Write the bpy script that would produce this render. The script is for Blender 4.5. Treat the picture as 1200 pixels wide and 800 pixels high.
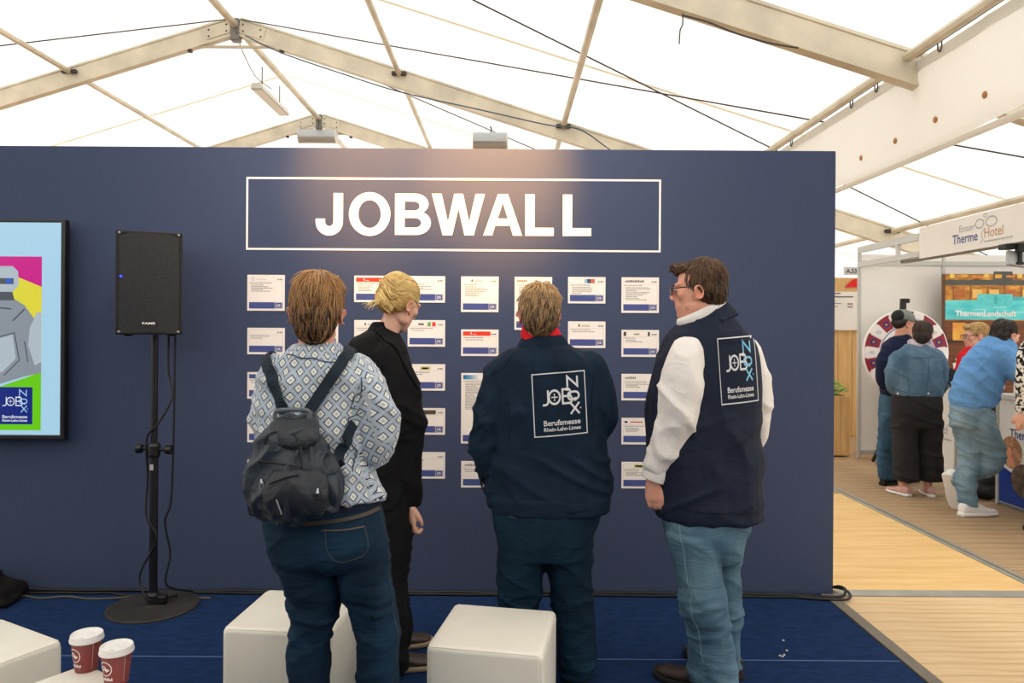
import bpy, math, random
import numpy as np
from mathutils import Vector, Matrix, geometry
from mathutils.bvhtree import BVHTree

for o in list(bpy.data.objects):
    bpy.data.objects.remove(o)
SC = bpy.context.scene
COL = SC.collection
R = math.radians
random.seed(7)
RNG = np.random.default_rng(11)

# ------------------------------------------------------------------ camera
FPX, VX, VY, ROLL, EYE = 860.0, 593.0, 385.0, 0.0065, 1.49
cam_d = bpy.data.cameras.new('camera')
cam_d.sensor_width = 36.0
cam_d.lens = 36.0 * FPX / 1200.0
cam_d.shift_x = (600 - VX) / 1200.0
cam_d.shift_y = -(400 - VY) / 1200.0
cam_d.clip_start = 0.05
cam_d.clip_end = 300
cam = bpy.data.objects.new('camera', cam_d)
COL.objects.link(cam)
cam.matrix_world = Matrix.Translation((0, 0, EYE)) @ Matrix.Rotation(R(90), 4, 'X') @ Matrix.Rotation(ROLL, 4, 'Z')
SC.camera = cam

# ------------------------------------------------------------------ world, lights, exposure
world = bpy.data.worlds.new('overcast_sky')
SC.world = world
world.use_nodes = True
bg = world.node_tree.nodes['Background']
bg.inputs['Color'].default_value = (1.0, 0.992, 0.98, 1)
bg.inputs['Strength'].default_value = 2.4

def spot(name, loc, target, power, col, size, blend, radius):
    l = bpy.data.lights.new(name, 'SPOT')
    l.energy = power
    l.color = col
    l.spot_size = R(size)
    l.spot_blend = blend
    l.shadow_soft_size = radius
    o = bpy.data.objects.new(name, l)
    COL.objects.link(o)
    o.location = loc
    o.rotation_euler = (Vector(target) - Vector(loc)).to_track_quat('-Z', 'Y').to_euler()
    return o
# two warm halogen spots hanging out of frame over the job wall
for hx, pw in ((-0.78, 640), (-0.05, 1080)):
    spot('halogen_spot', (hx, 2.85, 3.55), (hx, 4.14, 2.46), pw, (1.0, 0.42, 0.08), 35, 1.0, 0.05)
    spot('halogen_spill', (hx, 2.85, 3.55), (hx, 4.14, 2.60), 130, (1.0, 0.74, 0.56), 105, 1.0, 0.08)

vs = SC.view_settings
vs.view_transform = 'Standard'
vs.look = 'None'
vs.gamma = 1.0
vs.use_curve_mapping = False
vs.exposure = 0.0

# ------------------------------------------------------------------ helpers
def pix(px, py, Y):
    u = px - VX
    v = py - VY
    u2 = u + ROLL * v
    v2 = v - ROLL * u
    return Vector((u2 * Y / FPX, Y, EYE - v2 * Y / FPX))

def floor_pt(px, py, z=0.0):
    v2 = (py - VY) - ROLL * (px - VX)
    return pix(px, py, (EYE - z) * FPX / v2)

def lin(c):
    out = []
    for v in c[:3]:
        v = v / 255.0
        out.append(v / 12.92 if v <= 0.04045 else ((v + 0.055) / 1.055) ** 2.4)
    return (out[0], out[1], out[2], 1.0)

MATS = {}
def nd(t, kind, **kw):
    n = t.nodes.new(kind)
    for k, v in kw.items():
        setattr(n, k, v)
    return n

def mat(name, col, rough=0.6, spec=0.35, var=0.0, vscale=8.0, bump=0.0, bscale=150.0, metal=0.0, sheen=0.0,
        emit=None, estr=0.0, stretch=(1, 1, 1), col2=None, coat=0.0):
    if name in MATS:
        return MATS[name]
    m = bpy.data.materials.new(name)
    m.use_nodes = True
    t = m.node_tree
    b = t.nodes['Principled BSDF']
    c = lin(col)
    b.inputs['Base Color'].default_value = c
    b.inputs['Roughness'].default_value = rough
    b.inputs['Specular IOR Level'].default_value = spec
    b.inputs['Metallic'].default_value = metal
    b.inputs['Sheen Weight'].default_value = sheen
    b.inputs['Coat Weight'].default_value = coat
    if emit:
        b.inputs['Emission Color'].default_value = lin(emit)
        b.inputs['Emission Strength'].default_value = estr
    tc = nd(t, 'ShaderNodeTexCoord')
    mp = nd(t, 'ShaderNodeMapping')
    mp.inputs['Scale'].default_value = stretch
    t.links.new(tc.outputs['Object'], mp.inputs['Vector'])
    if var > 0:
        n = nd(t, 'ShaderNodeTexNoise')
        n.inputs['Scale'].default_value = vscale
        n.inputs['Detail'].default_value = 4
        t.links.new(mp.outputs[0], n.inputs['Vector'])
        r = nd(t, 'ShaderNodeValToRGB')
        if col2:
            a, d = lin(col2), c
        else:
            a = tuple(x * (1 - var) for x in c[:3]) + (1,)
            d = tuple(min(1, x * (1 + var)) for x in c[:3]) + (1,)
        r.color_ramp.elements[0].color = a
        r.color_ramp.elements[1].color = d
        r.color_ramp.elements[0].position = 0.3
        r.color_ramp.elements[1].position = 0.7
        t.links.new(n.outputs['Fac'], r.inputs[0])
        t.links.new(r.outputs[0], b.inputs['Base Color'])
    if bump > 0:
        n2 = nd(t, 'ShaderNodeTexNoise')
        n2.inputs['Scale'].default_value = bscale
        n2.inputs['Detail'].default_value = 3
        t.links.new(mp.outputs[0], n2.inputs['Vector'])
        bp = nd(t, 'ShaderNodeBump')
        bp.inputs['Strength'].default_value = bump
        bp.inputs['Distance'].default_value = 0.002
        t.links.new(n2.outputs['Fac'], bp.inputs['Height'])
        t.links.new(bp.outputs[0], b.inputs['Normal'])
    MATS[name] = m
    return m

def org(p):
    v = Vector((0, 0, 0))
    while p:
        v = v + p.location
        p = p.parent
    return v

def mk(name, V, F, m, parent=None, smooth=False, local=False):
    """one mesh object from world-space vertices (children are stored relative to their thing)"""
    V = np.asarray(V, float).reshape(-1, 3)
    if parent is not None and not local:
        V = V - np.array(org(parent))
    me = bpy.data.meshes.new(name)
    me.from_pydata(V.tolist(), [], [tuple(int(i) for i in f) for f in F])
    me.materials.append(m)
    if smooth:
        me.polygons.foreach_set('use_smooth', [True] * len(me.polygons))
    me.update()
    o = bpy.data.objects.new(name, me)
    COL.objects.link(o)
    o.parent = parent
    return o

def tag(o, label=None, cat=None, group=None, kind=None):
    if label: o['label'] = label
    if cat: o['category'] = cat
    if group: o['group'] = group
    if kind: o['kind'] = kind
    return o

def thing(name, loc, label, cat, group=None, kind=None):
    o = bpy.data.objects.new(name, None)
    o.empty_display_size = 0.1
    COL.objects.link(o)
    o.location = loc
    return tag(o, label, cat, group, kind)

def join(parts):
    V, F, n = [], [], 0
    for v, f in parts:
        v = np.asarray(v, float).reshape(-1, 3)
        V.append(v)
        F += [tuple(i + n for i in q) for q in f]
        n += len(v)
    return np.concatenate(V), F

def box(x0, x1, y0, y1, z0, z1):
    V = [(x, y, z) for x in (x0, x1) for y in (y0, y1) for z in (z0, z1)]
    F = [(0, 1, 3, 2), (4, 6, 7, 5), (0, 4, 5, 1), (2, 3, 7, 6), (0, 2, 6, 4), (1, 5, 7, 3)]
    return np.array(V, float), F

def rbox(x0, x1, y0, y1, z0, z1, r=0.01, seg=3):
    """box with rounded edges: a subdivided cube whose points are pushed onto a rounded hull"""
    import itertools
    hx, hy, hz = (x1 - x0) / 2, (y1 - y0) / 2, (z1 - z0) / 2
    c = np.array([(x0 + x1) / 2, (y0 + y1) / 2, (z0 + z1) / 2])
    r = min(r, hx * .99, hy * .99, hz * .99)
    def ticks(h):
        a = [-h + r * (1 - math.cos(k * math.pi / 2 / seg)) for k in range(seg + 1)]
        return a + [-x for x in reversed(a)]
    tx, ty, tz = ticks(hx), ticks(hy), ticks(hz)
    V, F, idx = [], [], {}
    def vid(p):
        key = tuple(round(q, 6) for q in p)
        if key not in idx:
            idx[key] = len(V)
            V.append(p)
        return idx[key]
    def face(A, B, f):
        for i in range(len(A) - 1):
            for j in range(len(B) - 1):
                F.append(tuple(vid(f(*q)) for q in ((A[i], B[j]), (A[i + 1], B[j]), (A[i + 1], B[j + 1]), (A[i], B[j + 1]))))
    face(tx, ty, lambda a, b: (a, b, hz))
    face(ty, tx, lambda a, b: (b, a, -hz))
    face(tx, tz, lambda a, b: (a, -hy, b))
    face(tz, tx, lambda a, b: (b, hy, a))
    face(ty, tz, lambda a, b: (hx, a, b))
    face(tz, ty, lambda a, b: (-hx, b, a))
    V = np.array(V)
    core = np.clip(V, [-hx + r, -hy + r, -hz + r], [hx - r, hy - r, hz - r])
    d = V - core
    L = np.linalg.norm(d, axis=1, keepdims=True)
    L[L == 0] = 1
    return core + d / L * r + c, F

def xform(part, M):
    v, f = part
    v = np.asarray(v, float)
    A = np.array(M.to_3x3())
    return v @ A.T + np.array(M.translation), f

def loft(rings, sub=4, N=24):
    """rings: (centre, half-axis A, half-axis B, exponent); smooth interpolation, capped"""
    K = [np.concatenate([np.array(c, float), np.array(a, float), np.array(b, float), [e]]) for c, a, b, e in rings]
    P = []
    n = len(K)
    for i in range(n - 1):
        p0 = K[max(i - 1, 0)]; p1 = K[i]; p2 = K[i + 1]; p3 = K[min(i + 2, n - 1)]
        for s in range(sub):
            t = s / sub
            P.append(0.5 * ((2 * p1) + (-p0 + p2) * t + (2 * p0 - 5 * p1 + 4 * p2 - p3) * t * t + (-p0 + 3 * p1 - 3 * p2 + p3) * t ** 3))
    P.append(K[-1])
    th = np.arange(N) * 2 * math.pi / N
    V, F = [], []
    for k in P:
        e = 2.0 / k[9]
        cs = np.sign(np.cos(th)) * np.abs(np.cos(th)) ** e
        sn = np.sign(np.sin(th)) * np.abs(np.sin(th)) ** e
        V.append(k[0:3] + np.outer(cs, k[3:6]) + np.outer(sn, k[6:9]))
    m = len(P)
    V = np.concatenate(V)
    for i in range(m - 1):
        for j in range(N):
            a, b = i * N + j, i * N + (j + 1) % N
            F.append((a, b, b + N, a + N))
    V = np.vstack([V, P[0][0:3], P[-1][0:3]])
    for j in range(N):
        F.append((m * N, (j + 1) % N, j))
        F.append((m * N + 1, (m - 1) * N + j, (m - 1) * N + (j + 1) % N))
    return V, F

def catmull(pts, sub):
    n = len(pts)
    P = []
    for i in range(n - 1):
        p0 = pts[max(i - 1, 0)]; p1 = pts[i]; p2 = pts[i + 1]; p3 = pts[min(i + 2, n - 1)]
        for s in range(sub):
            t = s / sub
            P.append(0.5 * ((2 * p1) + (-p0 + p2) * t + (2 * p0 - 5 * p1 + 4 * p2 - p3) * t * t + (-p0 + 3 * p1 - 3 * p2 + p3) * t ** 3))
    P.append(pts[-1])
    return P

def tube(pts, sub=4, N=12, round_ends=True, flat=1.0):
    """pts: [(xyz, radius)] -> tapered tube with round ends"""
    K = [np.concatenate([np.array(p, float), [r]]) for p, r in pts]
    P = catmull(K, sub) if len(K) > 2 and sub > 1 else K
    C = np.array([p[:3] for p in P])
    Rr = np.array([p[3] for p in P])
    T = np.gradient(C, axis=0)
    T /= np.linalg.norm(T, axis=1, keepdims=True) + 1e-12
    if round_ends:
        h0 = [(C[0] - T[0] * Rr[0] * math.sin(a), Rr[0] * math.cos(a), T[0]) for a in (1.45, 1.0, 0.5)]
        h1 = [(C[-1] + T[-1] * Rr[-1] * math.sin(a), Rr[-1] * math.cos(a), T[-1]) for a in (0.5, 1.0, 1.45)]
    else:
        h0, h1 = [], []
    S = h0 + [(C[i], Rr[i], T[i]) for i in range(len(C))] + h1
    up = np.array([0, 0, 1.0]) if abs(S[0][2][2]) < 0.9 else np.array([0, 1.0, 0])
    V, F = [], []
    th = np.arange(N) * 2 * math.pi / N
    A = np.cross(up, S[0][2]); A /= np.linalg.norm(A)
    for c, r, t in S:
        A = A - t * np.dot(A, t); A /= np.linalg.norm(A) + 1e-12
        B = np.cross(t, A)
        V.append(c + r * (np.outer(np.cos(th), A) + flat * np.outer(np.sin(th), B)))
    m = len(S)
    V = np.concatenate(V)
    for i in range(m - 1):
        for j in range(N):
            a, b = i * N + j, i * N + (j + 1) % N
            F.append((a, b, b + N, a + N))
    F.append(tuple(range(N - 1, -1, -1)))
    F.append(tuple((m - 1) * N + j for j in range(N)))
    return V, F

def ball(c, r, M=None, nu=16, nv=10):
    V, F = [], []
    for i in range(nv + 1):
        ph = math.pi * i / nv
        for j in range(nu):
            th = 2 * math.pi * j / nu
            V.append((math.sin(ph) * math.cos(th), math.sin(ph) * math.sin(th), math.cos(ph)))
    V = np.array(V) * np.array(r)
    if M is not None:
        V = V @ np.array(M.to_3x3()).T
    V = V + np.array(c)
    for i in range(nv):
        for j in range(nu):
            a, b = i * nu + j, i * nu + (j + 1) % nu
            F.append((a, a + nu, b + nu, b))
    return V, F

def lathe(prof, c=(0, 0, 0), N=32):
    """prof: [(radius, z)] around a vertical axis, capped when closed by the profile"""
    V, F = [], []
    for r, z in prof:
        for j in range(N):
            t = 2 * math.pi * j / N
            V.append((c[0] + r * math.cos(t), c[1] + r * math.sin(t), c[2] + z))
    m = len(prof)
    for i in range(m - 1):
        for j in range(N):
            a, b = i * N + j, i * N + (j + 1) % N
            F.append((a, b, b + N, a + N))
    F.append(tuple(range(N - 1, -1, -1)))
    F.append(tuple((m - 1) * N + j for j in range(N)))
    return np.array(V), F

def prism(outline, A, B, O, D):
    """extrude a 2D outline: O + A*x + B*y, thickness vector D"""
    O, A, B, D = (np.array(q, float) for q in (O, A, B, D))
    n = len(outline)
    V = [O + A * x + B * y for x, y in outline] + [O + A * x + B * y + D for x, y in outline]
    F = [tuple(range(n)), tuple(range(2 * n - 1, n - 1, -1))]
    for i in range(n):
        j = (i + 1) % n
        F.append((j, i, i + n, j + n))
    return np.array(V), F

def beam(p0, p1, prof, up=(0, 0, 1)):
    """extrude a 2D profile (side, up) from p0 to p1"""
    p0, p1 = Vector(p0), Vector(p1)
    d = (p1 - p0).normalized()
    s = d.cross(Vector(up)).normalized()
    u = s.cross(d)
    return prism(prof, s, u, p0, p1 - p0)

def rect_prof(w, h):
    return [(-w / 2, -h / 2), (w / 2, -h / 2), (w / 2, h / 2), (-w / 2, h / 2)]

def poly2d(outer, holes=()):
    loops = [[Vector((x, y, 0)) for x, y in outer]] + [[Vector((x, y, 0)) for x, y in h] for h in holes]
    tris = geometry.tessellate_polygon(loops)
    pts = [(p.x, p.y) for l in loops for p in l]
    return np.array(pts), [tuple(t) for t in tris]

def ribbon2d(path, w, closed=False, seg=None):
    """constant-width stroke along a 2D path -> flat strip"""
    P = [np.array(p, float) for p in path]
    if closed:
        P.append(P[0])
    if seg:
        Q = []
        for a, b in zip(P[:-1], P[1:]):
            n = max(1, int(np.linalg.norm(b - a) / seg + 0.99))
            Q += [a + (b - a) * i / n for i in range(n)]
        P = Q + [P[-1]]
    V, F = [], []
    n = len(P)
    for i in range(n):
        d0 = P[i] - P[i - 1] if i > 0 else (P[i] - P[-2] if closed else P[1] - P[0])
        d1 = P[i + 1] - P[i] if i < n - 1 else (P[1] - P[0] if closed else P[i] - P[i - 1])
        d0 = d0 / (np.linalg.norm(d0) + 1e-12)
        d1 = d1 / (np.linalg.norm(d1) + 1e-12)
        n0 = np.array([-d0[1], d0[0]]); n1 = np.array([-d1[1], d1[0]])
        m = n0 + n1
        m = m / max(np.dot(m, m) / 2, 0.35)
        V += [P[i] - m * w / 2, P[i] + m * w / 2]
    for i in range(n - 1):
        F.append((2 * i, 2 * i + 2, 2 * i + 3, 2 * i + 1))
    return np.array(V), F

def arc(cx, cy, rx, ry, a0, a1, n=16):
    return [(cx + rx * math.cos(R(a0 + (a1 - a0) * i / n)), cy + ry * math.sin(R(a0 + (a1 - a0) * i / n))) for i in range(n + 1)]

def text2d(s, x, y, w=None, h=None, bold=0.0, shear=0.0):
    """flat lettering: baseline-left at (x, y); scaled to width w and / or cap height h"""
    c = bpy.data.curves.new('lettering', 'FONT')
    c.body = s
    c.size = 1.0
    c.offset = bold
    c.shear = shear
    c.resolution_u = 3
    o = bpy.data.objects.new('lettering', c)
    me = bpy.data.meshes.new_from_object(o)
    V = np.array([v.co[:2] for v in me.vertices])
    F = [tuple(p.vertices) for p in me.polygons]
    bpy.data.objects.remove(o); bpy.data.curves.remove(c); bpy.data.meshes.remove(me)
    V[:, 0] -= V[:, 0].min()
    cw = V[:, 0].max()
    ch = 0.70
    sx = w / cw if w else h / ch
    sy = h / ch if h else sx
    return np.column_stack([V[:, 0] * sx + x, V[:, 1] * sy + y]), F

def join2(parts):
    V, F, n = [], [], 0
    for v, f in parts:
        V.append(np.asarray(v, float).reshape(-1, 2))
        F += [tuple(i + n for i in q) for q in f]
        n += len(v)
    return np.concatenate(V), F

def flat3(p2, O, A, B):
    v, f = p2
    O, A, B = (np.array(q, float) for q in (O, A, B))
    return O + np.outer(v[:, 0], A) + np.outer(v[:, 1], B), f

def rect2(x0, x1, y0, y1):
    return np.array([(x0, y0), (x1, y0), (x1, y1), (x0, y1)], float), [(0, 1, 2, 3)]

# value noise on arrays of points
def _h(i, j, k):
    s = np.sin(i * 127.1 + j * 311.7 + k * 74.7) * 43758.5453
    return s - np.floor(s)
def vnoise(p):
    i = np.floor(p); f = p - i
    u = f * f * (3 - 2 * f)
    x, y, z = i[:, 0], i[:, 1], i[:, 2]
    def L(a, b, t): return a + (b - a) * t
    return L(L(L(_h(x, y, z), _h(x + 1, y, z), u[:, 0]), L(_h(x, y + 1, z), _h(x + 1, y + 1, z), u[:, 0]), u[:, 1]),
             L(L(_h(x, y, z + 1), _h(x + 1, y, z + 1), u[:, 0]), L(_h(x, y + 1, z + 1), _h(x + 1, y + 1, z + 1), u[:, 0]), u[:, 1]), u[:, 2])

def remesh(parts, vox, smooth=3):
    V, F = join(parts)
    me = bpy.data.meshes.new('tmp')
    me.from_pydata(V.tolist(), [], F)
    ob = bpy.data.objects.new('tmp', me)
    COL.objects.link(ob)
    md = ob.modifiers.new('r', 'REMESH')
    md.mode = 'VOXEL'
    md.voxel_size = vox
    dg = bpy.context.evaluated_depsgraph_get()
    me2 = bpy.data.meshes.new_from_object(ob.evaluated_get(dg))
    n = len(me2.vertices)
    co = np.empty(n * 3); me2.vertices.foreach_get('co', co); co = co.reshape(-1, 3)
    E = np.empty(len(me2.edges) * 2, dtype=np.int64); me2.edges.foreach_get('vertices', E); E = E.reshape(-1, 2)
    F2 = [tuple(p.vertices) for p in me2.polygons]
    bpy.data.objects.remove(ob); bpy.data.meshes.remove(me); bpy.data.meshes.remove(me2)
    deg = np.bincount(E.ravel(), minlength=n).astype(float)[:, None]
    deg[deg == 0] = 1
    for it in range(smooth * 2):
        s = np.zeros_like(co)
        for a in range(3):
            s[:, a] = np.bincount(E[:, 0], co[E[:, 1], a], n) + np.bincount(E[:, 1], co[E[:, 0], a], n)
        lam = 0.55 if it % 2 == 0 else -0.40
        co = co + lam * (s / deg - co)
    return co, F2

def vnormals(V, F):
    Fa = np.array([f if len(f) == 4 else (f[0], f[1], f[2], f[2]) for f in F])
    n = np.cross(V[Fa[:, 2]] - V[Fa[:, 0]], V[Fa[:, 3]] - V[Fa[:, 1]])
    out = np.zeros_like(V)
    for a in range(4):
        for k in range(3):
            out[:, k] += np.bincount(Fa[:, a], n[:, k], len(V))
    return out / (np.linalg.norm(out, axis=1, keepdims=True) + 1e-12)
# ------------------------------------------------------------------ materials of the setting
def fabric_mat(name, col, transl):
    m = bpy.data.materials.new(name)
    m.use_nodes = True
    t = m.node_tree
    t.nodes.remove(t.nodes['Principled BSDF'])
    out = t.nodes['Material Output']
    d = nd(t, 'ShaderNodeBsdfDiffuse'); tr = nd(t, 'ShaderNodeBsdfTranslucent'); mx = nd(t, 'ShaderNodeMixShader')
    n = nd(t, 'ShaderNodeTexNoise'); n.inputs['Scale'].default_value = 0.5; n.inputs['Detail'].default_value = 5
    tc = nd(t, 'ShaderNodeTexCoord'); t.links.new(tc.outputs['Object'], n.inputs['Vector'])
    r = nd(t, 'ShaderNodeValToRGB')
    c = lin(col)
    r.color_ramp.elements[0].color = tuple(x * 0.95 for x in c[:3]) + (1,)
    r.color_ramp.elements[1].color = c
    t.links.new(n.outputs['Fac'], r.inputs[0])
    t.links.new(r.outputs[0], d.inputs['Color']); t.links.new(r.outputs[0], tr.inputs['Color'])
    mx.inputs[0].default_value = transl
    t.links.new(d.outputs[0], mx.inputs[1]); t.links.new(tr.outputs[0], mx.inputs[2]); t.links.new(mx.outputs[0], out.inputs['Surface'])
    return m
ROOF = fabric_mat('tent_fabric', (250, 248, 244), 0.50)
SEAM = fabric_mat('tent_seam', (238, 228, 205), 0.45)
VAL = fabric_mat('valance_fabric', (246, 244, 238), 0.45)
ALU = mat('aged_aluminium', (210, 201, 180), 0.45, 0.5, var=0.16, vscale=2.5, bump=0.1, bscale=30, metal=0.25)
STEEL = mat('grey_steel', (120, 118, 112), 0.45, 0.5, var=0.15, vscale=6, metal=0.6)
DARKST = mat('dark_steel', (60, 58, 56), 0.5, 0.5)
WIRE = mat('wire_rope', (72, 70, 68), 0.5)
BLACKPL = mat('black_plastic', (20, 20, 22), 0.5, 0.4, bump=0.1, bscale=300)
CABLE = mat('black_cable', (24, 24, 26), 0.5, 0.4)
NAVYW = mat('navy_wall_cloth', (64, 75, 103), 0.75, 0.25, var=0.05, vscale=300, bump=0.12, bscale=500)
PRINTW = mat('white_print', (246, 244, 240), 0.6)
CARPET = mat('blue_carpet', (28, 50, 88), 0.95, 0.1, var=0.22, vscale=14, bump=0.5, bscale=500, sheen=0.0, stretch=(1, 2, 1))
WOOD = mat('deck_plank_wood', (234, 206, 162), 0.65, 0.3, var=0.2, vscale=3, bump=0.2, bscale=60, stretch=(0.7, 10, 4), col2=(206, 172, 128))
WOOD2 = mat('worn_deck_wood', (190, 162, 126), 0.65, 0.3, var=0.2, vscale=3, bump=0.2, bscale=60, stretch=(0.7, 10, 4), col2=(156, 128, 96))
PLY = mat('orange_plywood', (240, 204, 142), 0.6, 0.3, var=0.15, vscale=2.2, bump=0.1, bscale=60, stretch=(0.8, 7, 4), col2=(224, 182, 118))
STRIP = mat('floor_strip_aluminium', (168, 166, 156), 0.45, 0.5, var=0.12, vscale=8, metal=0.3)
STRIPD = mat('carpet_edge_strip', (118, 110, 96), 0.5, 0.4, var=0.15, vscale=8)
WHITEP = mat('white_panel', (238, 236, 230), 0.5, 0.35, var=0.02, vscale=3)
GREYP = mat('panel_post_aluminium', (190, 190, 186), 0.4, 0.5, metal=0.3)

# ------------------------------------------------------------------ tent
RX, RZ, SL = -4.15, 6.20, 0.3125
FRAMES = [-8.8, -3.8, 1.2, 6.2, 11.2, 16.2, 21.2]
HALF = 12.5
def roof_z(x):
    return RZ - SL * abs(x - RX)
ceiling = tag(thing('ceiling', (RX, 6.2, 0), 'white fabric roof of a marquee on aluminium rafters and purlins', None), kind='structure')
raf = [(-0.06, -0.14), (0.06, -0.14), (0.06, -0.112), (0.045, -0.105), (0.045, 0.105), (0.06, 0.112), (0.06, 0.14),
       (-0.06, 0.14), (-0.06, 0.112), (-0.045, 0.105), (-0.045, -0.105), (-0.06, -0.112)]
for i, y in enumerate(FRAMES[:-1]):
    y1 = FRAMES[i + 1]
    for s in (-1, 1):
        nx, ny = 12, 5
        V, F = [], []
        for a in range(nx + 1):
            for b in range(ny + 1):
                x = RX + s * HALF * a / nx
                yy = y + (y1 - y) * b / ny
                V.append((x, yy, roof_z(x) + 0.02))
        for a in range(nx):
            for b in range(ny):
                q = a * (ny + 1) + b
                F.append((q, q + 1, q + ny + 2, q + ny + 1))
        p = mk('roof_panel', V, F, ROOF, ceiling)
        ym = (y + y1) / 2
        if i >= 2:
            w = 0.035
            mk('seam', [(RX, ym - w, RZ), (RX, ym + w, RZ), (RX + s * HALF, ym + w, roof_z(RX + HALF)), (RX + s * HALF, ym - w, roof_z(RX + HALF))], [(0, 1, 2, 3)], SEAM, p)
for y in FRAMES[2:]:
    for s in (-1, 1):
        p0 = Vector((RX + s * 0.05, y, RZ - 0.145)); p1 = Vector((RX + s * HALF, y, roof_z(RX + HALF) - 0.145))
        mk('rafter', *beam(p0, p1, raf), ALU, ceiling)
        if y > 6:
            d = (p1 - p0).normalized()
            g = mk('ridge_plate', *beam(p0 + d * 0.02 - Vector((0, 0.052, 0)), p0 + d * 0.42 - Vector((0, 0.052, 0)), rect_prof(0.012, 0.17)), ALU, ceiling)
            bolts = [ball(p0 + d * q + Vector((0, -0.062, 0.05 * e)), (0.014, 0.012, 0.014), nu=8, nv=6) for q in (0.08, 0.36) for e in (-1, 1)]
            mk('bolt', *join(bolts), DARKST, g)
    if y > 6:
        mk('ridge_joint', *rbox(RX - 0.07, RX + 0.07, y - 0.075, y + 0.075, RZ - 0.36, RZ - 0.02, 0.02), STEEL, ceiling)
        zt = RZ - 0.44
        tb = mk('tie_bar', *tube([((RX - 0.72, y, zt), 0.024), ((RX + 0.72, y, zt), 0.024)], N=8), ALU, ceiling)
        for s in (-1, 1):
            mk('clamp', *rbox(RX + s * 0.70 - 0.03, RX + s * 0.70 + 0.03, y - 0.04, y + 0.04, zt - 0.09, zt + 0.12, 0.012, 2), DARKST, tb)
for k in range(-4, 5):
    x = RX + 2.5 * k
    sz = 0.055 if k == 0 else 0.042
    for i in range(2, len(FRAMES) - 1):
        y, y1 = FRAMES[i], FRAMES[i + 1]
        z = roof_z(x) - (0.12 if k == 0 else 0.07)
        pr = [(sz * math.cos(R(a)), sz * math.sin(R(a))) for a in range(0, 360, 45)]
        pu = mk('purlin', *beam((x, y + 0.05, z), (x, y1 - 0.05, z), pr), ALU, ceiling)
        if k != 0 and i >= 3:
            for yy in (y + 0.07, y1 - 0.07):
                mk('bracket', *rbox(x - 0.11, x + 0.11, yy - 0.03, yy + 0.03, z - 0.03, z + 0.03, 0.01, 2), DARKST, pu)
# tent sides and far gable of the same fabric
def quad(name, pts, m, parent=None, kind='structure'):
    o = mk(name, pts, [tuple(range(len(pts)))], m, parent)
    if kind and parent is None: o['kind'] = kind
    return o
XL, XR, EZ = RX - HALF, RX + HALF, RZ - SL * HALF
quad('wall_left', [(XL, -8.8, -.1), (XL, 21.2, -.1), (XL, 21.2, EZ), (XL, -8.8, EZ)], ROOF)
quad('wall_right', [(XR, -8.8, -.1), (XR, 21.2, -.1), (XR, 21.2, EZ), (XR, -8.8, EZ)], ROOF)
mk('shade_wall', *box(-7.5, 3.2, -1.9, -1.8, 0.0, 2.5), mat('shade_wall_grey', (84, 82, 82), .7))['kind'] = 'structure'  # unseen wall added behind the camera to block low frontal light
quad('wall_far', [(XL, 21.25, -.1), (XR, 21.25, -.1), (XR, 21.25, EZ), (RX, 21.25, RZ), (XL, 21.25, EZ)], ROOF)

def wire(name, p0, p1, r, label, sag=0.0, m=WIRE, cat='cable', n=8):
    p0, p1 = Vector(p0), Vector(p1)
    pts = []
    for i in range(n + 1):
        t = i / n
        p = p0.lerp(p1, t)
        p.z -= sag * 4 * t * (1 - t)
        pts.append((p, r))
    o = mk(name, *tube(pts, sub=1, N=6), m)
    return tag(o, label, cat)
ez = lambda x: roof_z(x) - 0.06
wire('bracing_wire', (RX + .1, 11.1, ez(RX)), (7.7, 6.3, ez(7.7)), 0.009, 'thin bracing wire from the nearer roof apex down to the right')
wire('bracing_wire', (RX + .1, 6.3, ez(RX)), (7.7, 11.1, ez(7.7)), 0.009, 'steep dark bracing wire crossing the roof bay to lower right')
wire('bracing_wire', (RX - .1, 11.1, ez(RX)), (-15.9, 6.3, ez(-15.9)), 0.009, 'thin bracing wire running from the roof apex to the left edge')
wire('bracing_wire', (7.7, 16.1, ez(7.7)), (RX + .1, 11.3, ez(RX)), 0.009, 'bracing wire in the far roof bay sloping right behind navy wall')
# cables hanging under the rafters
def cable(name, pts, r, label, m=CABLE, sub=6):
    return tag(mk(name, *tube([(p, r) for p in pts], sub=sub, N=6), m, smooth=True), label, 'cable')
cable('power_cable', [pix(288, 42, 11.0), pix(330, 62, 11.0), pix(400, 86, 11.0), pix(470, 108, 11.0), pix(560, 128, 11.0), pix(640, 146, 11.0), pix(680, 152, 11.0), pix(716, 176, 11.0), pix(745, 190, 11)], 0.010,
      'blue-grey power cable slung under the right rafter behind the wall', mat('bluegrey_cable', (70, 95, 105), .5))
cable('lamp_cable', [pix(277, 38, 11.1), pix(285, 62, 11.8), pix(300, 90, 12.6), pix(318, 104, 13.3)], 0.008, 'thin cable hanging from the roof apex to the strip light', WIRE)
cable('dangling_cord', [pix(800, 16, 6.0), pix(800, 28, 6.0), pix(797, 36, 6.0), pix(796, 51, 6.0)], 0.006, 'short dark cord dangling from the nearest rafter', WIRE)
cable('rafter_cable', [pix(800, 18, 6.02), pix(830, 26, 6.02), pix(860, 38, 6.02), pix(900, 50, 6.02), pix(935, 56, 6.02)], 0.008, 'dark cable taped under the nearest rafter at top right', WIRE)

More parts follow.
